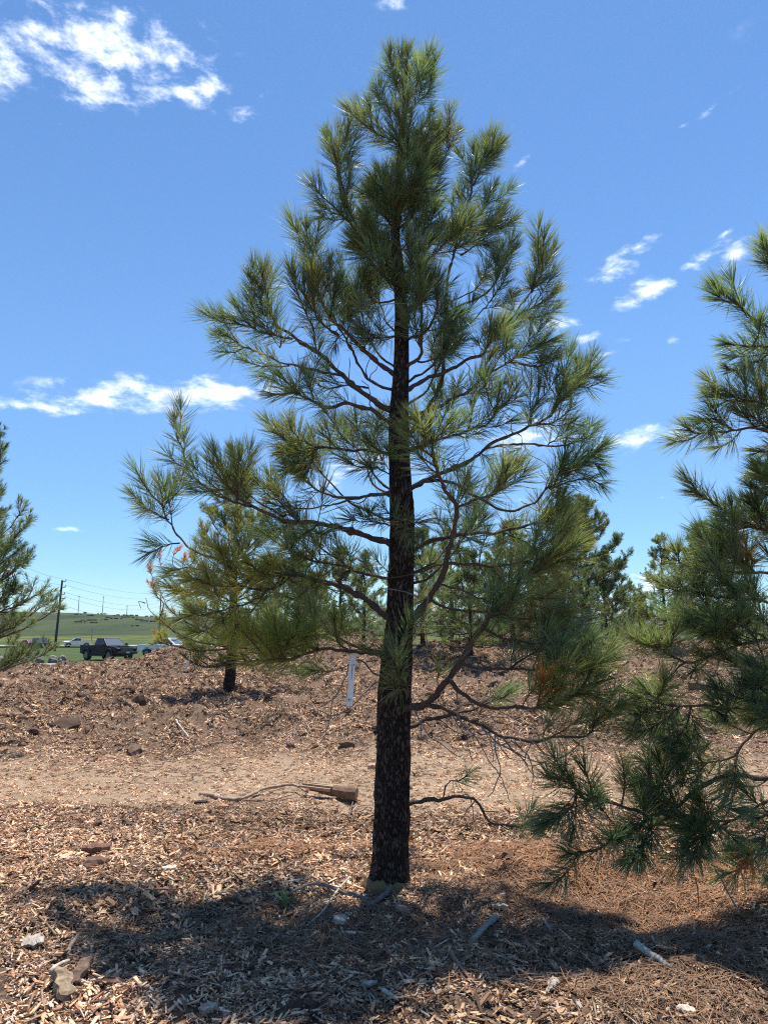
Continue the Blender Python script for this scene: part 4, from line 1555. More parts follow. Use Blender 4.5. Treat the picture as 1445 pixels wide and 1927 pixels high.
# ------------------------------------------------------------------ built things: mesh collector
class MB:
    def __init__(self):
        self.v, self.f = [], []

    def add(self, verts, faces):
        n = len(self.v)
        self.v += [tuple(map(float, p)) for p in verts]
        self.f += [tuple(i + n for i in f) for f in faces]
        return self

    def box(self, c, s, taper=1.0):
        x, y, z = c; a, b, h = s[0] / 2, s[1] / 2, s[2] / 2
        t = taper
        return self.add([(x - a, y - b, z - h), (x + a, y - b, z - h), (x + a, y + b, z - h), (x - a, y + b, z - h),
                         (x - a * t, y - b * t, z + h), (x + a * t, y - b * t, z + h), (x + a * t, y + b * t, z + h), (x - a * t, y + b * t, z + h)],
                        [(0, 3, 2, 1), (4, 5, 6, 7), (0, 1, 5, 4), (1, 2, 6, 5), (2, 3, 7, 6), (3, 0, 4, 7)])

    def prism(self, prof, y0, y1):
        """Side profile (x, z) counter-clockwise seen from -y, extruded along y."""
        n = len(prof)
        v = [(x, y0, z) for x, z in prof] + [(x, y1, z) for x, z in prof]
        f = [tuple(range(n)), tuple(reversed(range(n, 2 * n)))]
        f += [((i + 1) % n, i, i + n, (i + 1) % n + n) for i in range(n)]
        return self.add(v, f)

    def cyl(self, c, r, h, axis='y', n=20, r2=None):
        r2 = r if r2 is None else r2
        ring = []
        for k, (d, rr) in enumerate(((-h / 2, r), (h / 2, r2))):
            for i in range(n):
                a = 2 * math.pi * i / n
                p = {'y': (rr * math.cos(a), d, rr * math.sin(a)), 'z': (rr * math.cos(a), rr * math.sin(a), d), 'x': (d, rr * math.cos(a), rr * math.sin(a))}[axis]
                ring.append((c[0] + p[0], c[1] + p[1], c[2] + p[2]))
        f = [tuple(range(n)), tuple(reversed(range(n, 2 * n)))] + [((i + 1) % n, i, i + n, (i + 1) % n + n) for i in range(n)]
        return self.add(ring, f)

    def build(self, name, mat, parent=None, bevel=0.0, loc=None, smooth=False, seg=2):
        me = bpy.data.meshes.new(name)
        me.from_pydata(self.v, [], self.f)
        bm = bmesh.new(); bm.from_mesh(me)
        bmesh.ops.recalc_face_normals(bm, faces=bm.faces)
        if bevel:
            es = [e for e in bm.edges if len(e.link_faces) == 2 and e.calc_face_angle(0) > .5]
            bmesh.ops.bevel(bm, geom=es, offset=bevel, segments=seg, affect='EDGES', profile=.6, clamp_overlap=True)
        bm.to_mesh(me); bm.free()
        if smooth:
            me.polygons.foreach_set('use_smooth', np.ones(len(me.polygons), bool))
        me.materials.append(mat)
        return link(name, me, parent, loc)


def slab(q, u0, u1, w0, w1, out=.006, thick=.02):
    """A panel lying on the quad q (4 corners: bottom-left, bottom-right, top-right, top-left) between fractions, standing proud."""
    q = [np.array(p, float) for p in q]

    def at(u, w):
        return (q[0] * (1 - u) + q[1] * u) * (1 - w) + (q[3] * (1 - u) + q[2] * u) * w
    n = unit(np.cross(q[1] - q[0], q[3] - q[0]))
    c = [at(u0, w0), at(u1, w0), at(u1, w1), at(u0, w1)]
    v = [p + n * out for p in c] + [p - n * thick for p in c]
    return v, [(0, 1, 2, 3), (7, 6, 5, 4), (0, 4, 5, 1), (1, 5, 6, 2), (2, 6, 7, 3), (3, 7, 4, 0)]


M_TYRE = plain('tyre_rubber', (.022, .022, .023), .85)
M_RIM = plain('wheel_metal', (.16, .16, .17), .4, .8)
M_GLASS = plain('dark_car_glass', (.018, .022, .026), .06, 0, .02)
M_WSHIELD = plain('windscreen_glass', (.10, .12, .14), .08, 0, .02)
M_TRIM = plain('black_plastic', (.018, .018, .019), .55)
M_CHROME = plain('bright_metal', (.55, .55, .56), .2, .9)
M_LAMP = plain('headlamp_glass', (.62, .63, .64), .12)
M_RED = plain('tail_lamp', (.28, .01, .01), .25)


def arc(cx, cz, r, a0, a1, n=7):
    return [(cx + r * math.cos(R(a0 + (a1 - a0) * i / n)), cz + r * math.sin(R(a0 + (a1 - a0) * i / n))) for i in range(n + 1)]


def wheels(root, xs, r, half, width):
    for x in xs:
        for sd in (-1, 1):
            wh = MB().cyl((0, 0, 0), r, width, 'y', 24).build('wheel', M_TYRE, root, .03, (x, sd * (half - width * .5 + .03), r))
            rim = MB().cyl((0, sd * (width * .5 - .01), 0), r * .58, .05, 'y', 20, None)
            for k in range(6):
                a = k * math.pi / 3
                rim.box((math.cos(a) * r * .3, sd * (width * .5 + .02), math.sin(a) * r * .3), (r * .12, .03, r * .12))
            rim.build('rim', M_RIM, wh)


def cab(root, paint, x0, x1, t0, t1, z0, z1, yb, yt, rows, name='cab'):
    """Greenhouse: base x0..x1 at z0, roof t0..t1 at z1; rows = side window fractions."""
    v = [(x0, -yb, z0), (x1, -yb, z0), (x1, yb, z0), (x0, yb, z0), (t0, -yt, z1), (t1, -yt, z1), (t1, yt, z1), (t0, yt, z1)]
    m = MB().add(v, [(0, 3, 2, 1), (4, 5, 6, 7), (0, 1, 5, 4), (1, 2, 6, 5), (2, 3, 7, 6), (3, 0, 4, 7)])
    m.build(name, paint, root, .05)
    for q in ((v[0], v[1], v[5], v[4]), (v[2], v[3], v[7], v[6])):
        rr = rows if q[0] is v[0] else [(1 - b, 1 - a) for a, b in rows]
        for a, b in rr:
            MB().add(*slab(q, a, b, .12, .86)).build('side_window', M_GLASS, root)
    MB().add(*slab((v[1], v[2], v[6], v[5]), .07, .93, .06, .92)).build('windshield', M_WSHIELD, root)
    MB().add(*slab((v[3], v[0], v[4], v[7]), .12, .88, .2, .85)).build('rear_window', M_GLASS, root)


def pickup(loc, rz, paint, label, L=5.7, lift=0.0, group=None, flares=True):
    root = tag(empty('pickup_truck', loc, rz), label, 'pickup truck', group)
    wr, xf, xr = .44, 1.72, -1.68
    prof = [(-2.78, .62)] + arc(xr, .44, .56, 170, 12) + [(-1.05, .5), (1.1, .5)] + arc(xf, .44, .56, 170, 12) + [(2.72, .60), (2.82, .95), (2.76, 1.13), (2.2, 1.22), (1.2, 1.28), (-.72, 1.28), (-.72, .86), (-2.78, .86)]
    MB().prism(prof, -.98, .98).build('body', paint, root, .035)
    for sd in (-1, 1):
        MB().box((-1.755, sd * .94, 1.075), (2.06, .08, .42)).build('bed_side', paint, root, .015)
        MB().prism([(.1, .55), (1.05, .55), (1.05, 1.22), (.1, 1.22)], sd * .985 - .006, sd * .985 + .006).build('door', paint, root)
        MB().prism([(-.68, .55), (.06, .55), (.06, 1.22), (-.68, 1.22)], sd * .985 - .006, sd * .985 + .006).build('door', paint, root)
        for x in (.24, -.56):
            MB().box((x, sd * 1.0, 1.1), (.16, .03, .035)).build('door_handle', M_TRIM, root)
        mr = MB().box((1.0, sd * 1.12, 1.36), (.14, .2, .22)).build('mirror', M_TRIM, root, .03)
        MB().box((2.70, sd * .78, 1.0), (.16, .34, .20)).build('headlight', M_LAMP, root, .02)
        MB().box((-2.79, sd * .88, 1.05), (.06, .16, .34)).build('tail_light', M_RED, root, .01)
        if flares:
            for x in (xf, xr):
                o_, i_ = arc(x, .44, .64, 172, 8, 10), arc(x, .44, .555, 8, 172, 10)
                MB().prism(o_ + i_, sd * 1.0 - .055, sd * 1.0 + .055).build('fender_flare', M_TRIM if flares == 1 else paint, root)
    MB().box((-2.75, 0, 1.075), (.07, 1.8, .42)).build('tailgate', paint, root, .015)
    MB().box((1.95, 0, 1.262), (1.25, 1.1, .06), .85).build('hood_scoop', paint, root, .02)
    MB().box((2.80, 0, .98), (.06, 1.22, .27)).build('grille', M_TRIM, root, .015)
    for z in (.9, .98, 1.06):
        MB().box((2.835, 0, z), (.02, 1.12, .025)).build('grille_bar', M_CHROME if not flares else M_RIM, root)
    MB().box((2.86, 0, .70), (.2, 1.9, .2)).build('bumper', M_TRIM if flares else M_CHROME, root, .04)
    MB().box((-2.84, 0, .66), (.14, 1.8, .18)).build('bumper', M_CHROME, root, .03)
    MB().box((2.97, 0, .72), (.02, .32, .12)).build('number_plate', plain('plate', (.55, .55, .52), .5), root)
    cab(root, paint, -.74, 1.3, -.62, .42, 1.26, 1.90, .92, .74, [(.06, .36), (.40, .86)])
    MB().box((0, 0, .62), (4.6, 1.44, .5)).build('wheel_well_shade_block', M_TRIM, root)  # black block added under the body to put shade into the wheel wells
    for sd in (-1, 1):
        MB().box((-.03 + .0, sd * .96, .44), (2.1, .14, .12)).build('side_step', M_TRIM, root, .02)
    wheels(root, (xf, xr), wr, 1.0, .30)
    return root


def passenger_car(loc, rz, paint, label, name, cat, prof, cabv, rows, wr, xs, half, group, spare=False):
    root = tag(empty(name, loc, rz), label, cat, group)
    MB().prism(prof, -half, half).build('body', paint, root, .05)
    cab(root, paint, *cabv, rows)
    wheels(root, xs, wr, half, .22)
    xm = max(p[0] for p in prof); xn = min(p[0] for p in prof)
    for sd in (-1, 1):
        MB().box((xm - .05, sd * half * .72, .72), (.12, .3, .14)).build('headlight', M_LAMP, root, .02)
        MB().box((xn + .03, sd * half * .8, .8), (.08, .2, .2)).build('tail_light', M_RED, root, .02)
    MB().box((xm, 0, .5), (.1, half * 1.7, .18)).build('bumper', M_TRIM, root, .03)
    if spare:
        MB().cyl((xn - .1, 0, .95), .36, .2, 'x', 20).build('spare_wheel', M_TYRE, root, .03)
    return root


P_BLACK = plain('black_paint', (.004, .005, .008), .42, 0, .05)
P_BLACK.node_tree.nodes['Principled BSDF'].inputs['Specular IOR Level'].default_value = 0.18
P_WHITE = plain('white_paint', (.72, .73, .74), .3, 0, .03, coat=.4)
P_SILVER = plain('silver_paint', (.42, .44, .45), .3, .4, .03, coat=.4)
P_RED = plain('red_paint', (.34, .022, .026), .28, 0, .05, coat=.5)
P_OLIVE = plain('dark_olive_paint', (.045, .050, .045), .35, 0, .05, coat=.3)
CARS = 'vehicles parked beyond the mulch'


def on_field(px, Y, lift=0.0):
    X = P(px, 1190, Y)[0]
    return (X, Y, float(terrain_z(X, Y)) + lift)


pickup(on_field(206, 63), R(-37), P_BLACK, 'black pickup truck with dark wheels standing behind the mulch heap', group=CARS)
wt = pickup(on_field(318, 71), R(-14), P_WHITE, 'white pickup truck half hidden by the browned pine bough', group=CARS, flares=False)
wl = on_field(318, 71)
dx = math.cos(R(-14)) * -1.3; dy = math.sin(R(-14)) * -1.3
br = MB()
for z0, r in ((.0, .27), (.22, .31), (.44, .31), (.66, .27)):
    br.cyl((0, 0, z0 + .11), r, .22, 'z', 18)
b_ = br.build('barrel', plain('rusty_brown', (.24, .10, .06), .7), None, 0, (wl[0] + dx, wl[1] + dy, wl[2] + .863))
tag(b_, 'reddish brown barrel standing in the bed of the white pickup', 'barrel')
pk = pickup(on_field(147, 148), R(-150), P_SILVER, 'silver pickup truck on the far road, left of the black pickup', group=CARS, flares=False)
car_prof = [(-2.2, .45)] + arc(-1.35, .33, .40, 170, 10, 5) + [(-.9, .32), (.9, .32)] + arc(1.4, .33, .40, 170, 10, 5) + [(2.15, .4), (2.25, .7), (1.9, .88), (1.0, .96), (-1.6, 1.0), (-2.2, .9)]
passenger_car(on_field(57, 140), R(-30), P_RED, 'red car on the far road beside the dark off-roader', 'parked_car', 'car', car_prof, (-1.7, 1.15, -.9, .35, .95, 1.5, .84, .66), [(.14, .48), (.52, .84)], .33, (-1.35, 1.4), .88, CARS)
jp = [(-1.9, .55)] + arc(-1.2, .42, .50, 170, 10, 5) + [(-.65, .48), (.7, .48)] + arc(1.25, .42, .50, 170, 10, 5) + [(1.85, .6), (1.9, 1.05), (.75, 1.15), (-1.9, 1.15)]
passenger_car(on_field(80, 134), R(-38), P_OLIVE, 'dark boxy off-roader on the far road, right of the red car', 'off_roader', 'car', jp, (-1.88, .8, -1.82, .45, 1.13, 1.88, .86, .76), [(.05, .30), (.34, .60), (.64, .90)], .42, (-1.2, 1.25), .86, CARS, True)

# ------------------------------------------------------------------ utility poles and wires
M_POLE = mat_tinted('pole_wood', grain=8, stretch=(4, 4, .4))
M_WIRE = plain('wire', (.03, .03, .033), .6)
M_GREY = plain('galvanised', (.30, .31, .32), .5, .5)


def pole(px, Y, top_px, r, label, arms, lean=0.0, name='utility_pole', group=None):
    b = np.array(on_field(px, Y))
    top = P(px, top_px, Y)[2] - b[2]
    root = tag(empty(name, b), label, 'utility pole', group)
    w = Wood()
    w.tube([(0, 0, -.3), (lean * .5, 0, top * .5), (lean, 0, top)], [r, r * .85, r * .68], np.array((.075, .055, .042)), 12)
    link('shaft', w.mesh('shaft', M_POLE), root)
    pts = []
    for (frac, ln) in arms:
        z = top * frac
        MB().box((lean * frac + ln * .5, 0, z), (ln, .12, .12)).build('bracket', M_GREY, root)
        MB().cyl((lean * frac + ln, 0, z + .14), .07, .28, 'z', 10, .05).build('insulator', M_GREY, root)
        pts.append(b + np.array((lean * frac + ln, 0, z + .28)))
    return root, pts, b, top


arms = [(.985, .55), (.90, .55), (.80, .55), (.74, .7), (.62, .5)]
rootA, ptsA, bA, topA = pole(106, 105, 1092, .19, 'brown wooden utility pole carrying wires, right of the left edge pine', arms, lean=.35)
MB().cyl((.75, 0, topA * .60), .22, .5, 'z', 14).build('transformer', M_GREY, rootA, .03)
_, ptsB, _, _ = pole(300, 200, 1116, .2, 'utility pole rising behind the browned pine bough', arms, name='utility_pole')
_, ptsC, _, _ = pole(-70, 62, 1020, .19, 'utility pole standing beyond the left edge', arms)


def sagging(a, b, sag, r, label, grp):
    t = np.linspace(0, 1, 28)[:, None]
    p = a * (1 - t) + b * t
    p[:, 2] -= (4 * t * (1 - t) * sag)[:, 0]
    w = Wood()
    w.tube(p, np.full(28, r), np.array((.03, .03, .033)), 5)
    tag(link('power_line', w.mesh('power_line', M_WIRE)), label, 'wire', grp)


WG = 'wires strung from the wooden utility pole'
names = ('topmost wire', 'second wire from the top', 'third wire from the top', 'fourth wire from the top', 'lowest wire')
for i in range(5):
    sagging(ptsA[i], ptsB[i], .9 + .25 * i, .015, names[i] + ' running right from the wooden utility pole', WG)
    sagging(ptsC[i], ptsA[i], .6, .013, names[i] + ' coming to the wooden utility pole from the left', WG)
sagging(ptsB[0], np.array(on_field(560, 330)) + np.array((0, 0, 9)), 1.5, .025, 'wire leaving the pole behind the browned bough towards the right', WG)


def hill_pole(px, Y, top_px, r, label, grp, arm=1.6):
    b = np.array(on_field(px, Y))
    top = P(px, top_px, Y)[2] - b[2]
    root = tag(empty('power_pole', b), label, 'power pole', grp)
    MB().cyl((0, 0, top / 2 - .5), r, top + 1, 'z', 10, r * .7).build('shaft', M_GREY, root)
    MB().box((0, -.1, top - 1.0), (arm * 2, .25, .25)).build('crossarm', M_GREY, root)


HP = 'power poles along the hill crest'
hill_pole(145, 770, 1121, .38, 'thin power pole on the hill crest nearest the wooden utility pole', HP)
hill_pole(191, 770, 1122, .38, 'power pole on the hill crest above the black pickup, middle of the row', HP)
hill_pole(237, 790, 1139, .38, 'shorter power pole on the hill crest right of the other crest poles', HP)
hill_pole(105, 800, 1131, .32, 'thin power pole on the hill crest just left of the wooden utility pole', HP)
hill_pole(287, 800, 1150, .32, 'tiny power pole on the hill crest beside the browned pine bough', HP)
hill_pole(174, 230, 1181, .16, 'short dark pole on the field just behind the black pickup', None, .3)


def lattice_tower(px, Y, top_px, label):
    b = np.array(on_field(px, Y))
    top = P(px, top_px, Y)[2] - b[2]
    root = tag(empty('lattice_tower', b), label, 'pylon')
    w = Wood()
    g = np.array((.25, .26, .27))
    cs = [(-1, -1), (1, -1), (1, 1), (-1, 1)]
    for (sx, sy) in cs:
        w.tube([(sx * 2.4, sy * 2.4, -.5), (sx * .8, sy * .8, top * .75), (sx * .5, sy * .5, top)], [.16, .13, .1], g, 5)
    link('tower_legs', w.mesh('tower_legs', M_GREY), root)
    w = Wood()
    for k in range(7):
        z0, z1 = top * k / 7, top * (k + 1) / 7
        a0, a1 = 2.4 - 1.8 * z0 / top, 2.4 - 1.8 * z1 / top
        for i in range(4):
            p, q = cs[i], cs[(i + 1) % 4]
            w.tube([(p[0] * a0, p[1] * a0, z0), (q[0] * a1, q[1] * a1, z1)], [.08, .08], g, 4)
            w.tube([(q[0] * a0, q[1] * a0, z0), (p[0] * a1, p[1] * a1, z1)], [.08, .08], g, 4)
    link('bracing', w.mesh('bracing', M_GREY), root)
    for f in (.78, .92):
        MB().box((0, 0, top * f), (7, .3, .3)).build('crossarm', M_GREY, root)


lattice_tower(8, 640, 1128, 'steel lattice pylon seen through the left edge pine')

# shrubs dotted on the hillside
M_SHRUB = plain('shrub_leaf', (.030, .048, .022), .9, 0, .4, 2)
rgs = np.random.default_rng(77)
SG = 'dark shrubs on the green hillside'
for i in range(26):
    Y = rgs.uniform(520, 800)
    px = rgs.uniform(130, 300)
    l = on_field(px, Y)
    bm = bmesh.new()
    for k in range(5):
        m_ = bmesh.ops.create_icosphere(bm, subdivisions=1, radius=rgs.uniform(.7, 1.6))
        off = Vector((rgs.normal(0, 2.6), rgs.normal(0, 1.2), .6))
        for v in m_['verts']:
            v.co = v.co * rgs.uniform(.75, 1.2) + off
            v.co.z *= .8
    me = bpy.data.meshes.new('shrub'); bm.to_mesh(me); bm.free(); me.materials.append(M_SHRUB)
    tag(link('shrub', me, None, l), 'low dark shrub on the grassy hillside', 'shrub', SG)

# grey boulders along the gravel road
M_ROCK = plain('boulder_stone', (.19, .17, .15), .9, 0, .3, 4)
rk = ('wide flat pale boulder beside the gravel road at the left edge', 'dark rounded boulder beside the gravel road, second from the left edge', 'small pale boulder beside the gravel road below the off-roader',
      'grey boulder beside the gravel road left of the wooden utility pole', 'lumpy boulder beside the gravel road under the wooden utility pole', 'low boulder beside the gravel road right of the wooden utility pole')
for i, (px, w_) in enumerate(((6, .8), (20, .5), (50, .45), (80, .5), (104, .65), (122, .45))):
    l = np.array(on_field(px, 57.5 + rgs.normal(0, .8)))
    bm = bmesh.new()
    bmesh.ops.create_icosphere(bm, subdivisions=3, radius=.5)
    for v in bm.verts:
        k = 1 + .55 * float(fbm(v.co.x * 2 + i * 7, v.co.y * 2 + v.co.z * 3, i, 3))
        v.co = Vector((v.co.x * k * w_ * 1.2, v.co.y * k * .8, v.co.z * k * .75 + .15))
    me = bpy.data.meshes.new('boulder'); bm.to_mesh(me); bm.free(); me.materials.append(M_ROCK)
    tag(link('boulder', me, None, l), rk[i], 'boulder', 'boulders lining the gravel road')

# ------------------------------------------------------------------ the white nursery tag on the bough
M_TAG = plain('white_tag', (.78, .78, .80), .55, 0, .02)
M_INK = plain('black_ink', (.03, .03, .04), .6)


def tag_strip(pts, wid, thick=.0012, wdir=(1, 0, 0)):
    pts = [np.array(p, float) for p in pts]
    wv = np.array(wdir, float) * wid / 2
    t = unit(np.gradient(np.array(pts), axis=0))
    v, f = [], []
    for p, tt in zip(pts, t):
        nn = unit(np.cross(tt, wv)) * thick / 2
        v += [p - wv - nn, p + wv - nn, p + wv + nn, p - wv + nn]
    m = len(pts)
    for i in range(m - 1):
        for j in range(4):
            f.append((i * 4 + j, i * 4 + (j + 1) % 4, i * 4 + 4 + (j + 1) % 4, i * 4 + 4 + j))
    f += [(3, 2, 1, 0), tuple(4 * (m - 1) + j for j in range(4))]
    return v, f


TY = Y1 - .17
p0, p1, p2 = P(666, 1227, TY), P(663, 1246, TY - .02), P(657.5, 1329, TY - .02)
root = tag(empty('tree_tag', p0), 'long white plastic tag looped over a bough left of the central trunk', 'tag')
q1, q2 = p1 - p0, p2 - p0
wd = .041
m = MB()
m.add(*tag_strip([q1 + (0, .028, -.01), np.array((0, .030, .0)), (0, .018, .010), (0, .0, .012), (0, -.012, .004), q1 * .5 + (0, -.004, 0), q1], wd))
m.build('loop', M_TAG, root)
bend = [q1 * (1 - t) + q2 * t + np.array((.0, -.006 * math.sin(t * 3.1), 0)) for t in np.linspace(0, 1, 9)]
MB().add(*tag_strip(bend, wd)).build('strip', M_TAG, root)
MB().add(*tag_strip([q1 + (-.026, -.004, .005), q1 + (.0, -.006, 0), q1 + (.032, -.004, .0)], .010, .004, (0, 0, 1))).build('buckle', M_TAG, root)
sv = q2 - q1


def mark(t0, t1, u, w_):
    a, b = q1 + sv * t0, q1 + sv * t1
    off = np.array((u, -.006 * math.sin((t0 + t1) * 1.55) - .0022, 0))
    MB().add(*tag_strip([a + off, (a + b) / 2 + off, b + off], w_, .0008)).build('printed_mark', M_INK, root)


mark(.04, .40, .002, .0028); mark(.34, .62, -.0195, .0016); mark(.62, .92, -.0205, .0014); mark(.05, .075, .012, .006); mark(.83, .87, -.006, .010); mark(.82, .90, .005, .002)
# second tag hanging on the pine at the back
a_, b_ = P(355, 1243, 15.0), P(350, 1263, 15.0)
v_, f_ = tag_strip([np.zeros(3), (b_ - a_) * .5 + (0, -.02, 0), b_ - a_], .055, .004)
tag(MB().add(v_, f_).build('tree_tag', plain('dull_white_tag', (.60, .58, .54), .6), None, 0, a_), 'small white tag hanging low beneath the browned pine bough', 'tag')
v_, f_ = tag_strip([P(352, 1256, 15.0) * 0 + (0, 0, 0), (0, 0, .02), (0, 0, .2)], .008, .008)

# ------------------------------------------------------------------ wood lying about
def stick(name, label, cat, px_pts, r0, r1, col, lift=.012, step=.03, sides=8, subs=(), group=None, knob=.12, mat=None):
    """A dead branch lying on the mulch along photo pixels; subs are its side twigs."""
    pts = [G(*p[:2]) + np.array((0, 0, r0 * .6 + lift + (p[2] if len(p) > 2 else 0))) for p in px_pts]
    o0 = pts[0]
    w = Wood()
    rg = np.random.default_rng(len(label) * 13 + int(px_pts[0][0]))
    p = resample([q - o0 for q in pts], step)
    p = p + rg.normal(0, r0 * .12, p.shape)
    rr = np.linspace(r0, r1, len(p))
    w.tube(np.vstack([p[:1], p, p[-1:]]), np.concatenate([[.0005], rr, [.0005]]), np.array(col), sides, rg)
    for sp in subs:
        q = resample([G(*a[:2]) + np.array((0, 0, r1 + lift + (a[2] if len(a) > 2 else 0))) - o0 for a in sp], step)
        w.tube(q, np.linspace(r1 * .9, r1 * .45, len(q)), np.array(col) * 1.1, 6, rg)
    return tag(link(name, w.mesh(name, mat or M_WOOD), None, o0), label, cat, group)


GREY = (.26, .235, .21); PALE = (.52, .45, .36); DARK = (.085, .06, .048); TAN = (.40, .30, .20)
stick('fallen_branch', 'thin pale fallen branch curving along the sandy path, left of the split log', 'branch',
      [(376, 1497), (402, 1501), (424, 1507), (455, 1509, .01), (475, 1503, .03), (497, 1496, .05), (530, 1492, .06), (555, 1491, .06), (578, 1500, .03)], .024, .013, (.30, .22, .165), .006,
      subs=[[(455, 1509), (490, 1509), (515, 1509), (535, 1504, .01), (553, 1502, .02)]])
stick('fallen_branch', 'forked grey dead branch lying just below the burlap at the central trunk', 'branch',
      [(750, 1660, .04), (735, 1684, .03), (720, 1697, .02), (700, 1708, .01), (690, 1709, .01), (680, 1698, .02), (660, 1695, .025), (640, 1690, .03), (610, 1683, .04), (575, 1680, .03), (540, 1692, .01), (520, 1702)],
      .019, .006, (.19, .17, .155), .0, subs=[[(692, 1709), (665, 1711), (645, 1709)], [(688, 1712), (682, 1725), (670, 1736), (648, 1746)]])
stick('stick', 'long straight pale stick lying across the forked grey branch', 'stick', [(657, 1664, .02), (637, 1690, .03), (615, 1718, .02), (600, 1733, .01), (576, 1750)], .006, .005, (.46, .41, .35), .015)
stick('stick', 'slim dark stick lying left of the forked grey branch', 'stick', [(548, 1714, .01), (575, 1727), (600, 1731), (635, 1729)], .007, .004, GREY, .01)
stick('stick', 'thick weathered grey stick lying on the needles below the trunk', 'stick', [(936, 1742, .03), (915, 1758, .02), (893, 1775, .01), (884, 1782)], .017, .012, (.27, .245, .22), .01)
stick('stick', 'long bleached white stick half buried in orange needles, lower right', 'stick', [(1194, 1793, .02), (1215, 1805, .02), (1238, 1818, .015), (1260, 1829)], .019, .013, (.40, .365, .32), .008)
stick('stick', 'pale bent stick on the mulch near the bottom left corner', 'stick', [(126, 1808), (134, 1790, .01), (148, 1775, .02), (168, 1768, .01)], .012, .008, TAN, .012)
stick('stick', 'bleached stick lying left of the bent stick, lower left', 'stick', [(95, 1838), (110, 1828, .01), (130, 1818)], .011, .009, PALE, .014)
stick('stick', 'dark charred stick lying on the mulch left of the central trunk', 'stick', [(357, 1732, .01), (385, 1738), (415, 1744), (440, 1748)], .010, .006, DARK, .010)
stick('stick', 'thin brown twig poking up just right of the split log', 'stick', [(657, 1540), (660, 1530, .03), (664, 1524, .07)], .008, .006, (.15, .11, .085), 0)
stick('stick', 'curved pale twig beside the split log on the path side', 'stick', [(663, 1532, .02), (672, 1527, .04), (684, 1524, .04), (698, 1519, .02)], .008, .005, (.35, .28, .22), 0)
stick('stick', 'straight reddish stick across the mulch in the left foreground', 'stick', [(272, 1680), (300, 1679), (349, 1679)], .008, .006, (.30, .19, .13), .012)
stick('stick', 'thin brown stick on the left slope with a slanting end', 'stick', [(74, 1736, .01), (92, 1752), (106, 1766)], .008, .006, (.24, .17, .12), .012)
stick('stick', 'short pale stick lying at the bottom centre of the mulch', 'stick', [(720, 1875, .01), (735, 1882), (748, 1888)], .011, .008, (.48, .42, .34), .012)
stick('stick', 'brown stick lying diagonally in the centre foreground', 'stick', [(848, 1808, .02), (865, 1826), (884, 1850)], .013, .006, (.23, .14, .095), .010)
stick('stick', 'pale upright stub poking from the mulch left of the trunk', 'stick', [(661, 1604), (662, 1590, .05), (662, 1582, .1)], .006, .004, (.27, .23, .19), 0)
stick('stick', 'pale twig lying on the dark back mound below the left boughs', 'stick', [(331, 1360, .02), (337, 1371, .03), (348, 1384, .02), (355, 1391)], .018, .012, (.46, .42, .38), .02)
stick('stick', 'twig standing out of the back mound at the left, beside the truck heap', 'stick', [(88, 1266), (84, 1250, .1), (77, 1243, .3)], .012, .008, DARK, 0, group=None)
stick('stick', 'thin pale stick lying beside the bleached white stick', 'stick', [(1022, 1744, .02), (1036, 1760, .01), (1040, 1764)], .010, .007, GREY, .012)


def chunk(name, label, cat, px, size, rz, col, tilt=(0, 0), lift=0.0, seed=1, cut=None, mat=None):
    """A splintered block of wood: long axis x, ragged ends, rough faces."""
    g = G(*px)
    rg = np.random.default_rng(seed)
    l, w, t = size
    nx, ny = 14, 10
    w_ = Wood()
    xs = np.linspace(-l / 2, l / 2, nx)
    V, Q = [], []
    a = np.arange(ny) * 2 * np.pi / ny
    for i, x in enumerate(xs):
        k = 1.0
        if cut == 'taper':
            k = .25 + .75 * min(1, (i + 1) / nx * 1.25)
        uu = abs(2 * i / (nx - 1) - 1)
        e = (1 - .45 * uu ** 2.5) * (1 + .16 * rg.uniform(-1, 1)) if cut != 'log' else (.42 + .58 * min(1, i / nx * 1.25)) * (1 + .05 * rg.uniform(-1, 1))
        sq = 1.0 if cut == 'log' else 1 / (np.abs(np.cos(a)) ** 5 + np.abs(np.sin(a)) ** 5) ** .2
        yy = np.cos(a) * sq * w / 2 * k * e * (1 + rg.normal(0, .05, ny))
        zz = np.sin(a) * sq * t / 2 * k * e * (1 + rg.normal(0, .07, ny))
        xx = x + (rg.normal(0, l * .035, ny) if i in (0, nx - 1) else 0)
        wv = math.sin(i * 1.1 + seed) * w * .09 if cut != 'log' else 0
        V.append(np.stack([np.broadcast_to(xx, ny), yy + wv, zz], -1))
    V = np.concatenate(V)
    q = []
    for i in range(nx - 1):
        for j in range(ny):
            q.append((i * ny + j, (i + 1) * ny + j, (i + 1) * ny + (j + 1) % ny, i * ny + (j + 1) % ny))
    q += [tuple(range(ny)), tuple(reversed(range((nx - 1) * ny, nx * ny)))]
    me = bpy.data.meshes.new(name)
    me.from_pydata([tuple(v) for v in V], [], q)
    bm = bmesh.new(); bm.from_mesh(me); bmesh.ops.recalc_face_normals(bm, faces=bm.faces); bm.to_mesh(me); bm.free()
    at = me.attributes.new('tint', 'FLOAT_COLOR', 'POINT')
    c = np.ones((len(V), 4), np.float32)
    c[:, :3] = np.array(col)[None] * (1 + rg.normal(0, .12, (len(V), 1)))
    at.data.foreach_set('color', c.ravel())
    me.materials.append(mat or M_WOOD)
    o = link(name, me, None, g + np.array((0, 0, t * .3 + lift)))
    o.rotation_euler = (R(tilt[0]), R(tilt[1]), R(rz))
    return tag(o, label, cat)


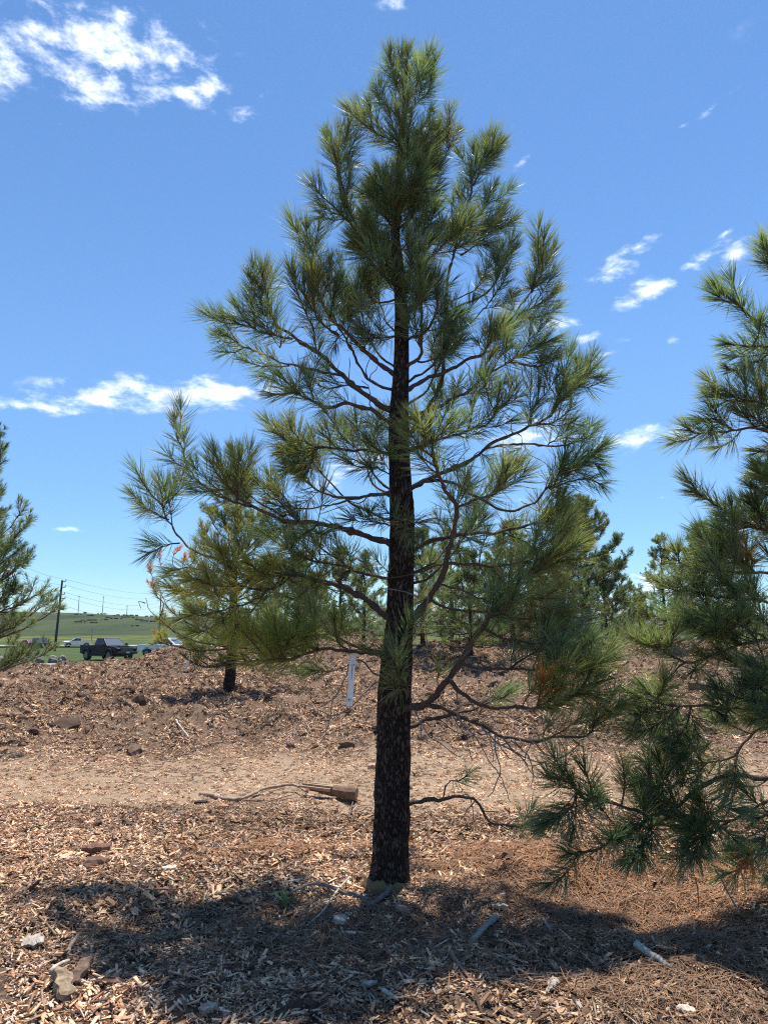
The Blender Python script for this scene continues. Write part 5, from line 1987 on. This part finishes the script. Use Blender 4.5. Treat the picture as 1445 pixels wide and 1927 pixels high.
# split log on the path: a tapering half trunk with a sawn end face
lg = chunk('split_log', 'short split log with a pale sawn end lying on the sandy path', 'log', (628, 1503), (.50, .16, .15), -14, (.155, .095, .062), (12, 4), .035, 5, 'log')
lo = np.array(lg.location)
face = MB().cyl((.252, 0, 0), .069, .02, 'x', 18)
fo = face.build('sawn_end', plain('sawn_wood', (.24, .16, .10), .8, 0, .3, 60), lg)
fo['label'] = 'pale sawn end face of the log'
sp = MB()
for k, (y, z, x0, x1) in enumerate(((.03, .045, -.30, .10), (-.02, .05, -.36, .0), (-.045, .03, -.40, -.02), (.055, .02, -.26, .08))):
    sp.add([(x0, y - .012, z - .012), (x1, y - .02, z - .02), (x1, y + .02, z - .02), (x0, y + .008, z - .012), (x0, y - .006, z + .004), (x1, y - .016, z + .014), (x1, y + .016, z + .014), (x0, y + .004, z + .004)],
           [(0, 3, 2, 1), (4, 5, 6, 7), (0, 1, 5, 4), (1, 2, 6, 5), (2, 3, 7, 6), (3, 0, 4, 7)])
sp.build('splinter', plain('splintered_wood', (.30, .21, .135), .85, 0, .3, 50), lg)

CH = 'wood_chunk'
chunk(CH, 'big brown split wood chunk leaning at the bottom left corner', 'wood chunk', (118, 1868), (.17, .085, .05), 122, (.24, .18, .12), (20, -18), .02, 2)
chunk(CH, 'narrow bark covered chunk standing beside the big brown chunk', 'wood chunk', (152, 1842), (.14, .06, .035), 80, (.15, .10, .075), (0, -25), .02, 3)
chunk(CH, 'bleached ragged flake of wood on the left slope', 'wood chunk', (62, 1782), (.10, .075, .02), 30, (.32, .285, .24), (14, 0), .02, 4)
chunk(CH, 'leaf shaped grey wood flake lying on bare soil, bottom right of centre', 'wood chunk', (1038, 1866), (.15, .05, .016), 62, (.30, .26, .21), (10, 0), .018, 6, 'taper')
chunk(CH, 'long grey splinter of wood in the bottom centre foreground', 'wood chunk', (682, 1862), (.13, .034, .02), 8, (.32, .28, .24), (0, 0), .018, 7, 'taper')
chunk(CH, 'white flaky piece of rotten wood below the forked grey branch', 'wood chunk', (642, 1742), (.15, .07, .035), 75, (.33, .30, .265), (12, 10), .02, 8)
chunk(CH, 'small white shard lying under the flaky rotten wood', 'wood chunk', (655, 1764), (.085, .028, .02), -8, (.5, .45, .38), (0, 0), .018, 9, 'taper')
chunk(CH, 'square brown bark chunk with an orange torn edge below the trunk', 'wood chunk', (758, 1722), (.09, .085, .03), 95, (.26, .17, .115), (18, 0), .02, 10)
chunk(CH, 'pale chunk of bark lying right of the burlap below the trunk', 'wood chunk', (940, 1716), (.10, .05, .03), 15, (.33, .26, .19), (0, 8), .02, 12)
chunk(CH, 'pale leaf shaped chip on the slope left of the trunk', 'wood chunk', (552, 1665), (.10, .03, .014), 24, (.52, .44, .34), (0, 0), .018, 13, 'taper')
chunk(CH, 'grey flat chip at the far left of the slope, tilted to the light', 'wood chunk', (318, 1641), (.09, .04, .016), 12, (.46, .42, .36), (10, 0), .02, 14)
chunk(CH, 'pale pointed chip beside the long splinter, bottom centre', 'wood chunk', (818, 1835), (.10, .024, .014), -6, (.46, .41, .36), (0, 0), .018, 15, 'taper')
chunk(CH, 'pale grey lump of wood near the bottom edge, centre left', 'wood chunk', (392, 1912), (.075, .055, .03), 40, (.30, .27, .23), (0, 0), .018, 16)
chunk(CH, 'white chip among the needles at the bottom right', 'wood chunk', (1290, 1912), (.075, .04, .016), -15, (.42, .37, .31), (8, 0), .02, 17)
chunk(CH, 'white shard on the dark mulch below the dead branch at the right', 'wood chunk', (932, 1592), (.095, .03, .022), 4, (.5, .45, .37), (0, 0), .02, 18, 'taper')
chunk(CH, 'brown block of bark lying on the left slope under the pine cone', 'wood chunk', (182, 1605), (.19, .08, .06), 12, (.16, .09, .065), (10, 0), .015, 19)
chunk(CH, 'orange brown clod sized wood block on the path below the thin branch', 'wood chunk', (420, 1521), (.10, .07, .05), 5, (.42, .22, .13), (0, 0), .0, 20)
chunk(CH, 'dark rotten block at the left end of the thin fallen branch', 'wood chunk', (380, 1513), (.16, .08, .05), 5, (.05, .035, .03), (0, 0), .0, 21)
chunk(CH, 'pinkish stone like wood lump on the path edge behind the trunk', 'wood chunk', (702, 1446), (.14, .10, .08), 5, (.42, .29, .22), (0, 0), .0, 22)

# burlap at the root ball
g = G(722, 1668)
rows_, nn = [], 15
M_BURLAP = plain('burlap', (.15, .108, .052), .95, 0, .35, 220)
bx = np.array(pine.location)
vb, fb = [], []
for i in range(nn):
    t = i / (nn - 1)
    ang = R(200) + t * R(118)
    rad = .150 + .012 * math.sin(t * 9)
    hgt = .085 * (1 - .35 * t) + .008 * math.sin(t * 17) + .006 * math.sin(t * 41)
    for (dr, z) in ((.035, -.05), (.018, hgt * .5), (.0, hgt), (-.012, hgt), (.006, hgt * .5), (.02, -.05)):
        vb.append((math.cos(ang) * (rad + dr), math.sin(ang) * (rad + dr), z))
for i in range(nn - 1):
    for j in range(6):
        fb.append((i * 6 + j, i * 6 + (j + 1) % 6, i * 6 + 6 + (j + 1) % 6, i * 6 + 6 + j))
fb += [tuple(range(6)), tuple(reversed(range(6 * (nn - 1), 6 * nn)))]
b_ = MB().add(vb, fb).build('burlap_wrap', M_BURLAP, None, 0, bx + np.array((-.015, 0, -.005)))
tag(b_, 'olive brown burlap edge wrapped round the foot of the central trunk', 'burlap')

# pine cone on the left slope
g = G(184, 1562)
pc = tag(empty('pine_cone', g + np.array((0, 0, .045)), .4), 'brown pine cone lying on the mulch at the left', 'pine cone')
core = MB().cyl((0, 0, 0), .014, .085, 'z', 10, .008).build('core', plain('cone_core', (.09, .05, .03), .9), pc)
M_SCALE = plain('cone_scale', (.20, .115, .07), .8, 0, .3)
sc_me = None
for i in range(64):
    f = i / 63
    a = i * 2.39996
    z = -.045 + .092 * f
    rr = .036 * math.sin(math.pi * min(1, .12 + .86 * f)) ** .7 + .004
    if sc_me is None:
        so = MB().add([(0, -.006, 0), (0, .006, 0), (.028, -.010, .006), (.028, .010, .006), (.036, 0, .012), (.028, -.010, .0), (.028, .010, .0)],
                      [(0, 1, 3, 2), (2, 3, 4), (0, 2, 5), (1, 6, 3), (0, 5, 6, 1), (5, 4, 6), (2, 4, 5), (3, 6, 4)]).build('cone_scale', M_SCALE, pc)
        sc_me = so.data
    else:
        so = link('cone_scale', sc_me, pc)
    so.location = (math.cos(a) * .008, math.sin(a) * .008, z)
    so.rotation_euler = (0, R(-18 - 40 * f), a)
    so.scale = (rr / .036,) * 3
pc.rotation_euler = (R(72), R(10), R(35))

# little weeds on the path
M_WEED = plain('weed_leaf', (.085, .14, .03), .6, 0, .3)
for i, (px, py, h_, lab) in enumerate(((780, 1462, .12, 'small green weed sprouting on the path beside the trunk'), (876, 1474, .10, 'small green weed on the path in the middle distance, right of the trunk'),
                                       (538, 1716, .14, 'tuft of green grass beside the forked grey branch'), (452, 1505, .05, 'tiny green sprout under the thin fallen branch'))):
    g = G(px, py)
    rgw = np.random.default_rng(i)
    root = tag(empty('weed', g), lab, 'weed')
    for k in range(14):
        a, l = rgw.uniform(0, 6.28), h_ * rgw.uniform(.6, 1.1)
        d = np.array((math.cos(a) * .5, math.sin(a) * .5, 1))
        p = [np.zeros(3), d * l * .5, d * l * .8 + np.array((math.cos(a), math.sin(a), -.2)) * l * .25]
        v_, f_ = tag_strip(p, h_ * .07, .001, (-math.sin(a), math.cos(a), 0))
        MB().add(v_, f_).build('leaf', M_WEED, root)

# ------------------------------------------------------------------ the air between the field and the far ridge
def haze():
    me = bpy.data.meshes.new('haze')
    v = [(x, y, z) for z in (-12.0, 110.0) for (x, y) in ((-8000, -80), (8000, -80), (8000, 4700), (-8000, 4700))]
    me.from_pydata(v, [], [(0, 3, 2, 1), (4, 5, 6, 7), (0, 1, 5, 4), (1, 2, 6, 5), (2, 3, 7, 6), (3, 0, 4, 7)])
    m = bpy.data.materials.new('haze')
    m.use_nodes = True
    nt = m.node_tree
    nt.nodes.remove(nt.nodes['Principled BSDF'])
    pv = nt.nodes.new('ShaderNodeVolumePrincipled')
    pv.inputs['Color'].default_value = (.80, .88, 1.0, 1)
    pv.inputs['Density'].default_value = 0.5e-4
    pv.inputs['Anisotropy'].default_value = .2
    nt.links.new(pv.outputs[0], nt.nodes['Material Output'].inputs['Volume'])
    me.materials.append(m)
    tag(link('haze', me), kind='stuff')


haze()
